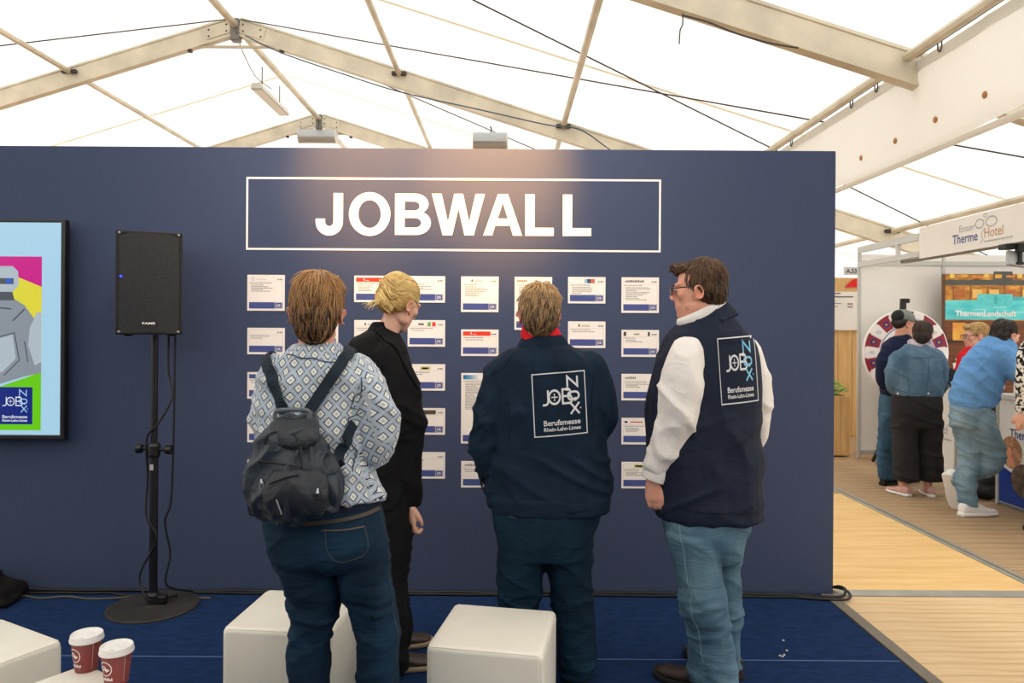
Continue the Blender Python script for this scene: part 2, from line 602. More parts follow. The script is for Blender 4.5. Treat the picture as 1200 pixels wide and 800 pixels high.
# ------------------------------------------------------------------ lamps under the roof
LAMPW = mat('lamp_housing', (208, 208, 200), 0.45, 0.4)
LAMPG = mat('lamp_reflector', (176, 180, 182), 0.3, 0.5, metal=0.6)
def strip_light():
    X, Z, y0, y1 = -4.30, 5.62, 12.55, 14.15
    t = thing('strip_light', (X, (y0 + y1) / 2, Z - 0.06), 'long grey strip light hung on two rods under the ridge', 'ceiling lamp')
    mk('housing', *prism([(-0.10, -0.05), (0.10, -0.05), (0.07, 0.05), (-0.07, 0.05)], (1, 0, 0), (0, 0, 1), (X, y0, Z), (0, y1 - y0, 0)), LAMPW, t)
    mk('diffuser', *rbox(X - 0.085, X + 0.085, y0 + 0.03, y1 - 0.03, Z - 0.068, Z - 0.052, 0.007, 2), mat('diffuser', (225, 222, 208), .4), t)
    for yy in (y0 + .3, y1 - .3):
        mk('rod', *tube([((X, yy, Z + .04), .010), ((X, yy, RZ - .16), .010)], N=6), WIRE, t)
strip_light()
def drum_lamp(px, py, Y, L, r, label, hang):
    c = pix(px, py, Y)
    t = thing('drum_lamp', c - Vector((0, 0, r)), label, 'ceiling lamp')
    prof = [(-.02 + r, -L / 2), (r, -L / 2 + .015), (r, L / 2 - .015), (r - .02, L / 2)]
    M = Matrix.Translation(c) @ Matrix.Rotation(R(90), 4, 'Y')
    mk('housing', *xform(lathe(prof, N=28), M), LAMPG, t, smooth=False)
    for s in (-1, 1):
        mk('end_cap', *xform(lathe([(r + .008, -.012), (r + .008, .012)], N=28), Matrix.Translation(c + Vector((s * (L / 2 - .01), 0, 0))) @ Matrix.Rotation(R(90), 4, 'Y')), LAMPW, t)
    mk('hook', *tube([(c + Vector((0, 0, r - .01)), .012), (c + Vector((.02, 0, r + hang * .5)), .012), (c + Vector((0, 0, r + hang)), .012)], N=6), DARKST, t)
drum_lamp(574.5, 165.5, 12.7, .60, .15, 'silver drum lamp just above the middle of the navy wall', roof_z(-.27) - pix(574, 165, 12.7).z - .15)
drum_lamp(372.5, 160, 16.0, .82, .15, 'pale drum lamp under the far roof apex above the wall', .30)

# ------------------------------------------------------------------ valance hanging on the right
def valance():
    X, zt = 3.45, 3.76
    t = thing('fabric_valance', (X, 8.0, 2.98), 'long cream fabric valance hanging from a rope at upper right', 'valance')
    ny, nz = 60, 14
    V, F = [], []
    for i in range(ny + 1):
        y = 2.6 + (11.0 - 2.6) * i / ny
        for j in range(nz + 1):
            s = j / nz
            sag = 0.02 * math.sin(y * 7.0) * (1 - s) + 0.012 * math.sin(y * 3.1 + s * 3)
            z = zt - s * 0.74 - 0.025 * abs(math.sin(y * math.pi / 1.05)) * (1 - s)
            x = X + 0.05 * math.sin(s * 3.0 + y * 1.7) * s + sag + 0.07 * s * s
            V.append((x, y, z))
    for i in range(ny):
        for j in range(nz):
            q = i * (nz + 1) + j
            F.append((q, q + 1, q + nz + 2, q + nz + 1))
    o = mk('fabric', V, F, VAL, t, smooth=True)
    bv = BVHTree.FromPolygons([Vector(v) for v in V], F)
    hem = [((X + .16, y, zt - .735), .028) for y in np.linspace(2.6, 11, 12)]
    mk('hem', *tube(hem, sub=1, N=10), VAL, t, smooth=True)
    mk('top_band', *beam((X - .015, 2.6, zt - .05), (X - .015, 11, zt - .05), rect_prof(.008, .09)), VAL, t)
    GR = mat('brown_grommet', (176, 120, 62), .5)
    for px, py in ((1009, 185), (1049, 165), (1096, 140), (1154, 111)):
        d = (pix(px, py, 5) - Vector((0, 0, EYE))).normalized()
        h = bv.ray_cast(Vector((0, 0, EYE)), d)
        if h[0]:
            mk('grommet', *ball(h[0] - d * .008, (.012, .028, .028), nu=12, nv=8), GR, t, smooth=True)
    mk('rope', *tube([((X - .02, 2.6, zt + .03), .007), ((X - .02, 11, zt + .03), .007)], N=6), WIRE, t)
    for px, py in ((1025, 91), (996, 125), (1099, 56), (926, 171)):
        y = FPX * (X - .03) / (px - VX)
        pts = [((X - .03, y + .028 * math.sin(a), zt - .0 + .055 * math.cos(a)), .006) for a in np.linspace(0, 6.28, 13)]
        mk('carabiner', *tube(pts, sub=1, N=6, round_ends=False), DARKST, t)
valance()

# ------------------------------------------------------------------ floor
WY = 4.143          # front face of the job wall
floor = mk('floor', *box(-16.6, 8.3, -8.8, 21.2, -0.12, -0.022), WOOD2)
floor['kind'] = 'structure'
tag(floor, 'wooden tent floor of boards and plywood sheets')
def planks(x0, x1, y0, y1, w, m, gap=0.006):
    n = int(round((y1 - y0) / w))
    w = (y1 - y0) / n
    base = None
    for i in range(n):
        zt = random.uniform(-0.0015, 0.0)
        if base is None:
            base = mk('plank', *rbox(x0, x1, -w / 2 + gap / 2, w / 2 - gap / 2, -0.022, 0, 0.003, 1), m, floor)
            o = base
        else:
            o = base.copy(); COL.objects.link(o); o.parent = floor
        o.location = (0, y0 + w * (i + .5), zt)
planks(1.86, 8.0, 1.9, 4.125, 0.1175, WOOD)
planks(3.16, 8.0, 4.235, 9.9, 0.1175, WOOD2)
for k, (y0, y1) in enumerate(((4.225, 6.72), (6.724, 9.22), (9.224, 11.7))):
    mk('plywood_sheet', *rbox(0.6, 3.075, y0, y1, -0.022, 0.0, 0.002, 1), PLY if k == 0 else WOOD2, floor)
mk('plywood_sheet', *rbox(3.16, 8.2, 9.91, 14, -0.022, 0.0, 0.002, 1), WOOD2, floor)
mk('joint_strip', *rbox(1.2, 8.0, 4.13, 4.22, -0.022, 0.004, 0.002, 1), STRIP, floor)
mk('joint_strip', *rbox(3.08, 3.155, 4.225, 13, -0.022, 0.004, 0.002, 1), STRIP, floor)
mk('strip_groove', *rbox(3.108, 3.126, 4.225, 13, -0.002, 0.006, 0.001, 1), STRIPD, floor)
mk('edge_strip', *rbox(1.79, 1.855, 1.5, 4.12, -0.022, 0.012, 0.003, 1), STRIPD, floor)
SY = 3.30
c1 = mk('carpet', *rbox(-6.5, 1.785, SY + .003, 4.142, -0.021, 0.008, 0.003, 1), CARPET)
tag(c1, 'blue carpet strip along the foot of the navy wall', 'carpet', 'blue carpet lengths')
c2 = mk('carpet', *rbox(-6.5, 1.785, -0.4, SY - .003, -0.021, 0.008, 0.003, 1), CARPET)
tag(c2, 'blue carpet in the foreground under the white stools', 'carpet', 'blue carpet lengths')
mk('seam_edge', *rbox(-6.5, 1.785, SY - .0022, SY + .0022, -0.0205, 0.0088, 0.0008, 1), mat('carpet_seam', (96, 122, 168), .9), c2)
# paper crumbs on the carpet
crumb_m = mat('paper_crumb', (225, 225, 220), .8)
for px, py in ((919, 770), (917, 772), (914, 771), (922, 765), (918, 753)):
    p = floor_pt(px, py)
    tag(mk('paper_crumb', *ball((p.x, p.y, .012), (.006, .005, .004), nu=6, nv=4), crumb_m),
        'tiny white paper crumb on blue carpet right of the standing man', 'litter', 'paper crumbs on the carpet')

# ------------------------------------------------------------------ job wall
wall_r = pix(978, 400, WY).x
wall = mk('wall_back', *rbox(-6.4, wall_r, WY, WY + 0.10, 0.002, 2.505, 0.004, 2), NAVYW)
tag(wall, 'navy exhibition wall with white lettering', None, kind='structure')
mk('edge_profile', *rbox(wall_r - 0.001, wall_r + 0.006, WY + .012, WY + .09, 0.01, 2.50, 0.002, 1), mat('wall_edge', (50, 52, 62), .4), wall)
def on_wall(px, py, d=0.002):
    p = pix(px, py, WY)
    p.y = WY - d
    return p
KW = FPX / WY
fc = on_wall(531.5, 251.5)
fw, fh, lw = 483.5 / KW, 83 / KW, 0.011
o2, f2 = ribbon2d([(-fw / 2, -fh / 2), (fw / 2, -fh / 2), (fw / 2, fh / 2), (-fw / 2, fh / 2)], lw, closed=True)
mk('frame_line', *flat3((o2, f2), fc, (1, 0, 0), (0, 0, 1)), PRINTW, wall)
# letters, drawn in photo units around the centre of the word, y up
def L_(x): return poly2d([(x, -24), (x + 33.5, -24), (x + 33.5, -14.6), (x + 11, -14.6), (x + 11, 24.5), (x, 24.5)])
def ell(cx, cy, rx, ry, n=40): return [(cx + rx * math.cos(2 * math.pi * i / n), cy + ry * math.sin(2 * math.pi * i / n)) for i in range(n)]
letters = []
letters.append(ribbon2d([(396.5, 24.5), (396.5, -8)] + arc(386.2, -9, 10.3, 10.8, 0, -180, 18)[1:] + [(375.9, -5.5)], 11))
letters.append(poly2d(ell(433, 0.2, 24.2, 25.6), [ell(433, 0.2, 13.2, 16.4)[::-1]]))
Bo = [(463.5, -24), (487, -24)] + arc(487.5, -9.8, 17, 14.2, -90, 62, 14) + arc(486, 12.2, 15.6, 12.3, -38, 90, 12) + [(463.5, 24.5)]
Bh1 = [(474.5, -15.3), (486, -15.3)] + arc(486.5, -9.7, 7, 5.6, -90, 90, 10) + [(474.5, -4.1)]
Bh2 = [(474.5, 4.6), (485, 4.6)] + arc(485.5, 9.9, 6.2, 5.3, -90, 90, 10) + [(474.5, 15.2)]
letters.append(poly2d(Bo, [Bh1[::-1], Bh2[::-1]]))
letters.append(poly2d([(506.5, 24.5), (518, 24.5), (525.8, -9), (533.2, 24.5), (543.6, 24.5), (551, -9), (558.6, 24.5), (569.5, 24.5), (556.6, -24), (545.6, -24), (538.3, 8), (531, -24), (519.6, -24)]))
letters.append(poly2d([(567, -24), (578.4, -24), (582.2, -12.4), (601.4, -12.4), (605, -24), (616.8, -24), (598.2, 24.5), (585.6, 24.5)], [[(585.2, -4.2), (591.9, 14.8), (598.4, -4.2)]]))
letters.append(L_(618)); letters.append(L_(659.5))
# spread the letters to the photographed extents
tgt = [(370, 402), (409, 457.5), (463, 505), (506, 568), (566.5, 612), (615.5, 649), (659.5, 693)]
for (v, f), (a, b) in zip(letters, tgt):
    v = v.copy()
    x0, x1 = v[:, 0].min(), v[:, 0].max()
    v[:, 0] = (v[:, 0] - x0) / (x1 - x0) * (b - a) + a
    c = on_wall(531.5, 251.6)
    v[:, 0] = (v[:, 0] - 531.5) / KW
    v[:, 1] = v[:, 1] / KW * 1.0
    mk('letter', *flat3((v, f), c, (1, 0, 0), (0, 0, 1)), PRINTW, wall)

# ------------------------------------------------------------------ job cards
PAPER = mat('card_paper', (246, 242, 236), .7)
FOOT = mat('card_footer_blue', (72, 84, 146), .65)
INK = mat('card_ink', (120, 118, 116), .7)
INKD = mat('card_ink_dark', (70, 68, 66), .7)
HEADC = {'red': (232, 62, 40), 'olive': (206, 200, 130), 'brown': (86, 76, 62), 'blue': (40, 140, 190), 'yellow': (214, 210, 110)}
colw = ['first', 'second', 'third', 'fourth', 'fifth', 'sixth', 'seventh', 'eighth']
cards = [  # column, y top, y bottom, header, lines, row words, extra
    (0, 322, 364, 'ring', 6, 'top row'), (0, 384, 415, 'plain', 2, 'second row'), (0, 436, 467, 'bluebar', 2, 'third row'), (0, 487, 518, 'plain', 3, 'fourth row'), (0, 538, 569, 'olive', 3, 'bottom row'),
    (1, 323, 354, 'dark', 3, 'top row'), (1, 375, 406, 'plain', 3, 'second row'),
    (2, 323, 354, 'red', 5, 'top row'), (2, 375, 406, 'tree', 2, 'second row'),
    (3, 323.5, 354.5, 'plain', 4, 'top row'), (3, 375, 406, 'twologos', 2, 'second row'), (3, 426.5, 457.5, 'olive', 2, 'third row'), (3, 478, 509, 'brown', 0, 'fourth row'), (3, 529.5, 560.5, 'yellow', 2, 'bottom row'),
    (4, 324, 365.5, 'crest', 8, 'top row'), (4, 386, 417, 'red', 2, 'second row'), (4, 437, 519.5, 'blue', 19, 'third row'), (4, 540, 571, 'stamp', 2, 'bottom row'),
    (5, 324.5, 386.5, 'strip', 7, 'top row'), (5, 407, 438, 'plain', 2, 'second row'),
    (6, 324.5, 355.5, 'photo', 6, 'top row'), (6, 376.5, 407.5, 'crest', 2, 'second row'), (6, 427.5, 458.5, 'plain', 2, 'third row'),
    (7, 325, 366.5, 'script', 10, 'top row'), (7, 386.5, 418, 'cornerlogos', 3, 'second row'), (7, 438, 469, 'script2', 4, 'third row'), (7, 489.5, 520.5, 'redblue', 4, 'fourth row'), (7, 541, 572, 'olive2', 4, 'bottom row')]
looks = {'ring': 'with a ring emblem', 'plain': 'with a plain header', 'bluebar': 'with a blue header bar', 'olive': 'with an olive header', 'dark': 'with a dark logo',
         'red': 'with a red header bar', 'tree': 'with a small grey tree emblem', 'twologos': 'with green and red logos', 'brown': 'with a brown header bar', 'yellow': 'with a yellow header patch',
         'crest': 'with a small crest', 'blue': 'extra tall, with a blue fading header', 'stamp': 'with a stamped logo line', 'strip': 'tall, with a strip logo', 'photo': 'with a blue and red picture header',
         'script': 'with a long script logo', 'cornerlogos': 'with dark corner logos', 'script2': 'with a short grey script logo', 'redblue': 'with a red and blue logo line', 'olive2': 'with an olive script logo'}
def card(ci, y0, y1, head, nl, row):
    x0 = 290 + 62.6 * ci + .0
    w, h = 43.8 / KW, (y1 - y0) / KW
    c = on_wall(x0 + 21.9, (y0 + y1) / 2, 0.0)
    z0, z1 = c.z - h / 2, c.z + h / 2
    xa, xb = c.x - w / 2, c.x + w / 2
    t = thing('job_card', (c.x, WY - .002, z0), 'job card %s, %s in the %s column' % (looks[head], {'top row': 'topmost', 'second row': 'second from top', 'third row': 'third from top', 'fourth row': 'fourth from top', 'bottom row': 'lowest'}[row], colw[ci]), 'card', 'job cards on the navy wall')
    mk('paper', *box(xa, xb, WY - .0035, WY - .0005, z0, z1), PAPER, t)
    yy = WY - .0042
    O = (xa, yy, z0); A = (1, 0, 0); B = (0, 0, 1)
    def pr(nm, parts, m):
        return mk(nm, *flat3(join2(parts), O, A, B), m, t)
    mrg = .0105
    ft = pr('footer', [rect2(mrg, w - mrg, .0125, .0485)], FOOT)
    lx0, lx1 = w - mrg - .043, w - mrg - .004
    mk('footer_logo', *flat3(join2([ribbon2d([(lx0, .015), (lx1, .015), (lx1, .046), (lx0, .046)], .0018, closed=True), text2d('JOB', lx0 + .006, .024, w=.024, h=.013, bold=.02)]), (xa, yy - .0005, z0), A, B), PRINTW, ft)
    hz = h - mrg - .026
    pr('rule', [rect2(mrg, w - mrg, hz - .0025, hz - .0012), rect2(mrg, w - mrg, h - mrg, h - mrg + .001), rect2(mrg, mrg + .001, .05, h - mrg), rect2(w - mrg - .001, w - mrg, .05, h - mrg)], mat('card_rule', (205, 200, 192), .7))
    rr = random.Random(ci * 31 + int(y0))
    ln = []
    for i in range(nl):
        ly = hz - .010 - i * .0085 - (.003 if i else 0)
        if ly < .056: break
        xx = mrg + (.004 if i == 0 else .012)
        end = xx + rr.uniform(.05, .13)
        while xx < end:
            ww = rr.uniform(.006, .018)
            ln.append(rect2(xx, min(xx + ww, w - mrg), ly - .0016, ly + .0016))
            xx += ww + .0022
    if ln: pr('text_line', ln, INK)
    code = [rect2(w - mrg - .030 + q, w - mrg - .030 + q + s_, hz + .007, hz + .0145) for q, s_ in ((0, .006), (.009, .002), (.014, .005), (.021, .005))]
    pr('code', code, INKD)
    hy0, hy1 = hz + .002, h - mrg - .001
    bar = lambda col, a, b: pr('header', [rect2(a, b, hy0, hy1)], mat('card_header_' + '_'.join(map(str, col)), col, .65))
    if head == 'red':
        hb = bar(HEADC['red'], mrg, w - .045)
        mk('header_mark', *flat3(join2([rect2(.055, .058, hy0 + .004, hy1 - .003), rect2(.052, .061, hy0 + .012, hy0 + .0145), rect2(.066, .084, hy0 + .006, hy0 + .009)]), (xa, yy - .0005, z0), A, B), PRINTW, hb)
    elif head == 'brown': bar(HEADC['brown'], mrg, w - .052)
    elif head == 'bluebar': bar((72, 84, 146), mrg, w - .06)
    elif head == 'blue':
        for i in range(6):
            f_ = i / 5
            bar(tuple(int(a + (b - a) * f_) for a, b in zip((28, 124, 178), (236, 238, 238))), mrg + .016 * i, mrg + .016 * (i + 1))
    elif head == 'yellow': bar((222, 218, 130), mrg, mrg + .07)
    elif head in ('olive', 'olive2'):
        bar((226, 222, 170), .07, .13) ; pr('logo', [rect2(.078, .118, hy0 + .006, hy1 - .007)], INKD)
    elif head == 'photo':
        bar((150, 190, 220), .092, .108); bar((60, 70, 110), .108, .128); bar((205, 110, 100), .128, .15); bar((236, 226, 220), .150, .156)
    elif head == 'twologos':
        bar((230, 60, 60), .138, .158); bar((110, 170, 90), .112, .130); pr('logo', [rect2(.06, .092, hy0 + .006, hy1 - .006)], INK)
    elif head == 'redblue':
        [pr('logo', [rect2(q, q + .018, hy0 + .006, hy1 - .006)], mat('card_navy', (40, 50, 110), .6)) for q in (.016, .139)]; pr('logo', [rect2(.05, .12, hy0 + .008, hy1 - .008)], mat('card_red', (210, 90, 80), .6))
    elif head == 'cornerlogos':
        pr('logo', [rect2(.012, .026, hy0, hy1)], INKD); pr('logo', [rect2(.148, .160, hy0, hy1)], INKD); pr('logo', [rect2(.07, .10, hy0 + .006, hy1 - .008)], mat('card_olive', (160, 165, 120), .6))
    elif head == 'ring': pr('logo', [ribbon2d(ell(.033, (hy0 + hy1) / 2, .008, .008, 16), .0016, closed=True), rect2(.05, .11, hy0 + .009, hy0 + .0105)], INK)
    elif head in ('crest', 'tree'):
        pr('logo', [poly2d(ell(.062, (hy0 + hy1) / 2, .006, .008, 10)), rect2(.075, .12, hy0 + .012, hy0 + .014), rect2(.075, .125, hy0 + .006, hy0 + .008)], INK)
    elif head in ('script', 'script2', 'stamp'):
        ws = .10 if head == 'script' else .06
        pr('logo', [rect2(.02 + q, .02 + q + .006, hy0 + .006, hy1 - .007 + (q * 37 % .004)) for q in np.arange(0, ws, .009)], INKD if head == 'script' else INK)
    elif head in ('strip', 'dark'):
        pr('logo', [rect2(.014 + q, .014 + q + .007, hy0 + .006, hy1 - .006) for q in np.arange(0, .05, .0095)], mat('card_ochre', (120, 110, 70), .6))
for cdef in cards:
    card(*cdef)
# ------------------------------------------------------------------ the fair's square logo (unit square, y up)
def logo_strokes(w=0.030):
    J = ribbon2d([(.285, .735), (.285, .56)] + arc(.225, .56, .06, .06, 0, -90, 6)[1:] + [(.18, .50)], w, seg=.05)
    O = ribbon2d(ell(.405, .615, .105, .108, 28), w, closed=True)
    P = [ribbon2d([(.405, .675), (.405, .555)], w * .5), ribbon2d([(.345, .615), (.465, .615)], w * .5)]
    Bm = [ribbon2d([(.56, .505), (.56, .73), (.66, .73)] + arc(.66, .675, .055, .055, 90, -90, 8) + [(.56, .62)], w, seg=.05),
          ribbon2d([(.62, .62), (.68, .62)] + arc(.68, .563, .058, .058, 90, -90, 8) + [(.545, .505)], w, seg=.05)]
    N = ribbon2d([(.66, .77), (.66, .93), (.85, .77), (.85, .93)], w, seg=.05)
    O2 = ribbon2d([(.68, .56), (.80, .56)] + arc(.80, .62, .07, .06, -90, 90, 8) + [(.70, .68)] + arc(.71, .62, .05, .06, 90, 270, 8), w, seg=.05)
    X = [ribbon2d([(.70, .325), (.87, .505)], w, seg=.05), ribbon2d([(.87, .325), (.70, .505)], w, seg=.05)]
    dot = poly2d(ell(.895, .415, .012, .014, 8))
    return join2([J, O] + P + Bm), join2([N, O2] + X + [dot])
def logo_text():
    return join2([text2d('Berufsmesse', .18, .165, w=.70, h=.085, bold=.018), text2d('Rhein-Lahn-Limes', .18, .075, w=.70, h=.06, bold=.022)])
def logo_frame(w=.020):
    return ribbon2d([(0, 0), (1, 0), (1, 1), (0, 1)], w, closed=True, seg=.05)

# ------------------------------------------------------------------ screen on the wall
def screen():
    yb, yf = WY - .002, WY - .095
    tr, br = pix(76.5, 257, yf), pix(76.5, 515, yf)
    x1 = tr.x; x0 = x1 - .70; z0, z1 = br.z, tr.z
    t = thing('display_screen', (x0 + .35, yb, z0), 'upright flat screen showing a colourful job fair poster at left', 'screen')
    fr = mat('screen_bezel', (24, 22, 24), .35, .5)
    mk('back', *rbox(x0 + .03, x1 - .03, yf + .04, yb, z0 + .03, z1 - .03, .008, 2), fr, t)
    b = .024
    mk('bezel', *join([rbox(x0, x0 + b, yf, yf + .045, z0, z1, .004, 2), rbox(x1 - b, x1, yf, yf + .045, z0, z1, .004, 2),
                       rbox(x0 + b * .8, x1 - b * .8, yf, yf + .045, z0, z0 + b, .004, 2), rbox(x0 + b * .8, x1 - b * .8, yf, yf + .045, z1 - b * .7, z1, .004, 2)]), fr, t)
    def lit(name, col, s=.85):
        return mat('screen_' + name, (5, 5, 6), .25, .4, emit=col, estr=s)
    W_, H_ = x1 - x0 - 2 * b, z1 - z0 - 1.7 * b
    O = (x0 + b, yf + .010, z0 + b); A = (1, 0, 0); B = (0, 0, 1)
    pane = mk('panel', *box(x0 + b, x1 - b, yf + .012, yf + .03, z0 + b, z1 - b * .7), lit('paleblue', (172, 214, 238), .92), t)
    k = FPX / (yf + .01)
    def X(px): return (px - VX) / k - O[0] - .004
    def Z(py): return pix(40, py, yf + .01).z - O[2]
    lay = [0]
    def pr(nm, p2, m, par=pane):
        lay[0] += 1
        return mk(nm, *flat3(p2, (O[0], O[1] + .0005 - .0004 * lay[0], O[2]), A, B), m, par)
    xa, xb, yt, ybm = X(-47), X(49.5), Z(300.5), Z(504)
    pr('poster_magenta', rect2(xa, xb, Z(352), yt), lit('magenta', (214, 6, 142)))
    pr('poster_yellow', poly2d([(xa, Z(440)), (xb, Z(440)), (xb, Z(336)), (X(20), Z(324)), (xa, Z(302))]), lit('yellow', (236, 226, 60)))
    pr('poster_green', poly2d([(xa, ybm), (xb, ybm), (xb, Z(436)), (xa, Z(470))]), lit('green', (112, 214, 14)))
    # a plain grey machine figure: shoulders, arm, head block
    g1, g2, g3 = lit('grey', (148, 158, 168), .8), lit('palegrey', (190, 204, 214), .8), lit('darkgrey', (84, 90, 100), .8)
    cx = 1
    def mirror(pts): return [(X(p), Z(q)) for p, q in pts]
    pr('figure_body', poly2d(mirror([(-46, 372), (-30, 356), (-12, 348), (14, 348), (30, 358), (40, 372), (49, 372), (49.5, 437), (30, 441), (-46, 465)])), g1)
    pr('figure_arm', poly2d(mirror([(36, 384), (44, 366), (49.5, 366), (49.5, 424), (42, 428), (34, 404)])), g2)
    pr('figure_chest', poly2d(mirror([(-18, 402), (16, 392), (20, 420), (4, 436), (-18, 440)])), g2)
    pr('figure_chest_line', join2([ribbon2d(mirror([(-20, 400), (18, 390), (24, 422), (6, 440)]), .006), ribbon2d(mirror([(16, 376), (30, 362)]), .008), ribbon2d(mirror([(30, 400), (34, 424)]), .006), ribbon2d(mirror([(-10, 360), (14, 362)]), .008)]), g3)
    pr('figure_neck', poly2d(mirror([(-10, 336), (14, 336), (18, 352), (-14, 352)])), g3)
    pr('figure_head', poly2d(mirror([(-20, 318), (-14, 312), (16, 312), (22, 318), (23, 334), (16, 342), (-14, 342), (-20, 334)])), g2)
    pr('figure_visor', poly2d(mirror([(-14, 326), (17, 326), (17, 333), (-14, 333)])), g3)
    pr('figure_lens', join2([poly2d(mirror([(8, 327), (15, 326.5), (15, 332), (8, 332)])), poly2d(mirror([(-12, 327), (-5, 327), (-5, 332), (-12, 332)]))]), lit('blue', (30, 90, 200), 1.0))
    s0, s1 = X(-2.5), X(40)
    t0, t1 = Z(497), Z(453.5)
    pr('badge', rect2(s0, s1, t0, t1), lit('navy', (14, 40, 130)))
    s = s1 - s0; hgt = t1 - t0
    def fit(p): return np.column_stack([p[0][:, 0] * s * .98 + s0 + .00, p[0][:, 1] * hgt + t0]), p[1]
    a, n = logo_strokes(.026)
    pr('badge_lettering', fit(a), lit('white', (232, 240, 250)))
    pr('badge_lettering', fit(n), lit('skyblue', (170, 215, 250)))
    pr('badge_lettering', fit(logo_text()), lit('white', (232, 240, 250)))
screen()

# ------------------------------------------------------------------ loudspeaker on a stand
def speaker():
    base = floor_pt(179.5, 713)
    bx, by = base.x, base.y
    st = thing('speaker_stand', (bx, by, .008), 'black round-based pole stand under the loudspeaker', 'speaker stand')
    iron = mat('stand_base_iron', (52, 50, 48), .55, .4, var=.25, vscale=9, bump=.2, bscale=80)
    mk('base_plate', *lathe([(.228, .008), (.228, .016), (.222, .020), (.05, .026), (.03, .030)], (bx, by, 0), 48), iron, st)
    pm = mat('stand_pole', (22, 22, 24), .35, .5)
    mk('pole', *lathe([(.021, .028), (.021, .84)], (bx, by, 0), 20), pm, st, smooth=False)
    mk('inner_pole', *lathe([(.0165, .84), (.0165, 1.445)], (bx, by, 0), 20), pm, st)
    mk('collar', *lathe([(.028, .80), (.032, .815), (.032, .86), (.026, .875)], (bx, by, 0), 20), pm, st)
    mk('socket', *lathe([(.032, .03), (.032, .075), (.024, .09)], (bx, by, 0), 20), pm, st)
    for s, zz in ((-1, .845), (1, .84)):
        kb = mk('clamp_knob', *xform(lathe([(.009, 0), (.009, .035), (.024, .036), (.026, .062), (.02, .066)], N=14), Matrix.Translation((bx + s * .028, by, zz)) @ Matrix.Rotation(s * R(90), 4, 'Y')), pm, st)
    mk('knob_insert', *ball((bx - .096, by, .845), (.004, .014, .014), nu=10, nv=6), mat('knob_silver', (190, 188, 182), .3, metal=.7), st)
    mk('foot_bracket', *rbox(bx + .02, bx + .075, by - .02, by + .02, .03, .075, .012, 2), pm, st)
    mk('price_tag', *box(bx - .012, bx + .006, by - .0225, by - .0212, .735, .765), mat('stand_sticker', (190, 188, 182), .6), st)
    cab1 = tag(mk('speaker_cable', *tube([((bx + .05, by + .05, 1.44), .006), ((bx + .055, by + .04, 1.25), .006), ((bx + .09, by + .01, 1.12), .006), ((bx + .03, by - .02, .98), .006), ((bx - .03, by - .02, .90), .006),
        ((bx - .033, by, .70), .006), ((bx - .03, by - .02, .50), .006), ((bx + .03, by - .03, .38), .006), ((bx - .05, by - .02, .22), .006), ((bx - .06, by - .02, .15), .006), ((bx + .0, by - .04, .06), .006), ((bx + .08, by + .10, .035), .006)], sub=8, N=6), CABLE, smooth=True),
        'thin black cable winding down the speaker pole', 'cable')
    cab2 = tag(mk('speaker_cable', *tube([((bx + .085, by + .05, 1.44), .006), ((bx + .09, by + .03, 1.0), .006), ((bx + .085, by + .03, .75), .006), ((bx + .08, by + .02, .55), .006), ((bx + .05, by + .02, .45), .006), ((bx + .075, by + .03, .28), .006), ((bx + .06, by + .02, .12), .006), ((bx + .14, by + .16, .036), .006)], sub=8, N=6), CABLE, smooth=True),
        'straight black cable hanging right of the speaker pole', 'cable')
    # cabinet, turned towards the camera
    t = thing('loudspeaker', (bx, by, 1.445), 'black loudspeaker with a metal grille and a blue light', 'speaker')
    M = Matrix.Translation((bx - .012, by - .02, 1.71)) @ Matrix.Rotation(R(22), 4, 'Z')
    hw, hh = .150, .262
    outline = [(-hw, -.13), (hw, -.13), (hw, -.02), (hw * .62, .14), (-hw * .62, .14), (-hw, -.02)]
    cabinet = mat('speaker_cabinet', (26, 26, 28), .55, .4, bump=.15, bscale=300)
    v, f = prism(outline, (1, 0, 0), (0, 1, 0), (0, 0, -hh), (0, 0, 2 * hh))
    mk('cabinet', *xform((v, f), M), cabinet, t)
    mk('front_rim', *xform(join([rbox(-hw - .004, hw + .004, -.140, -.118, -hh, -hh + .018, .006, 2), rbox(-hw - .004, hw + .004, -.140, -.118, hh - .018, hh, .006, 2),
                                 rbox(-hw - .004, -hw + .010, -.140, -.118, -hh, hh, .006, 2), rbox(hw - .010, hw + .004, -.140, -.118, -hh, hh, .006, 2)]), M), cabinet, t)
    gm = bpy.data.materials.new('speaker_grille')
    gm.use_nodes = True
    tt = gm.node_tree; bs = tt.nodes['Principled BSDF']
    tc = nd(tt, 'ShaderNodeTexCoord'); vo = nd(tt, 'ShaderNodeTexVoronoi'); vo.inputs['Scale'].default_value = 105; vo.inputs['Randomness'].default_value = .7
    tt.links.new(tc.outputs['Object'], vo.inputs['Vector'])
    cr = nd(tt, 'ShaderNodeValToRGB'); cr.color_ramp.elements[0].position = .28; cr.color_ramp.elements[1].position = .45
    cr.color_ramp.elements[0].color = (.004, .004, .004, 1); cr.color_ramp.elements[1].color = (.016, .016, .016, 1)
    tt.links.new(vo.outputs['Distance'], cr.inputs[0]); tt.links.new(cr.outputs[0], bs.inputs['Base Color']); bs.inputs['Roughness'].default_value = .5
    nx = 10
    V, F = [], []
    for i in range(nx + 1):
        a = i / nx * 2 - 1
        for z in (-hh + .012, hh - .012):
            V.append((a * (hw - .006), -.134 - .010 * (1 - a * a), z))
    for i in range(nx):
        F.append((2 * i, 2 * i + 2, 2 * i + 3, 2 * i + 1))
    mk('grille', *xform((np.array(V), F), M), gm, t, smooth=True)
    sil = mat('screw_silver', (170, 168, 160), .3, metal=.8)
    for sx in (-1, 1):
        for sz in (-1, 1):
            mk('screw', *xform(ball((sx * (hw - .014), -.142, sz * (hh - .014)), (.007, .005, .007), nu=10, nv=6), M), sil, t)
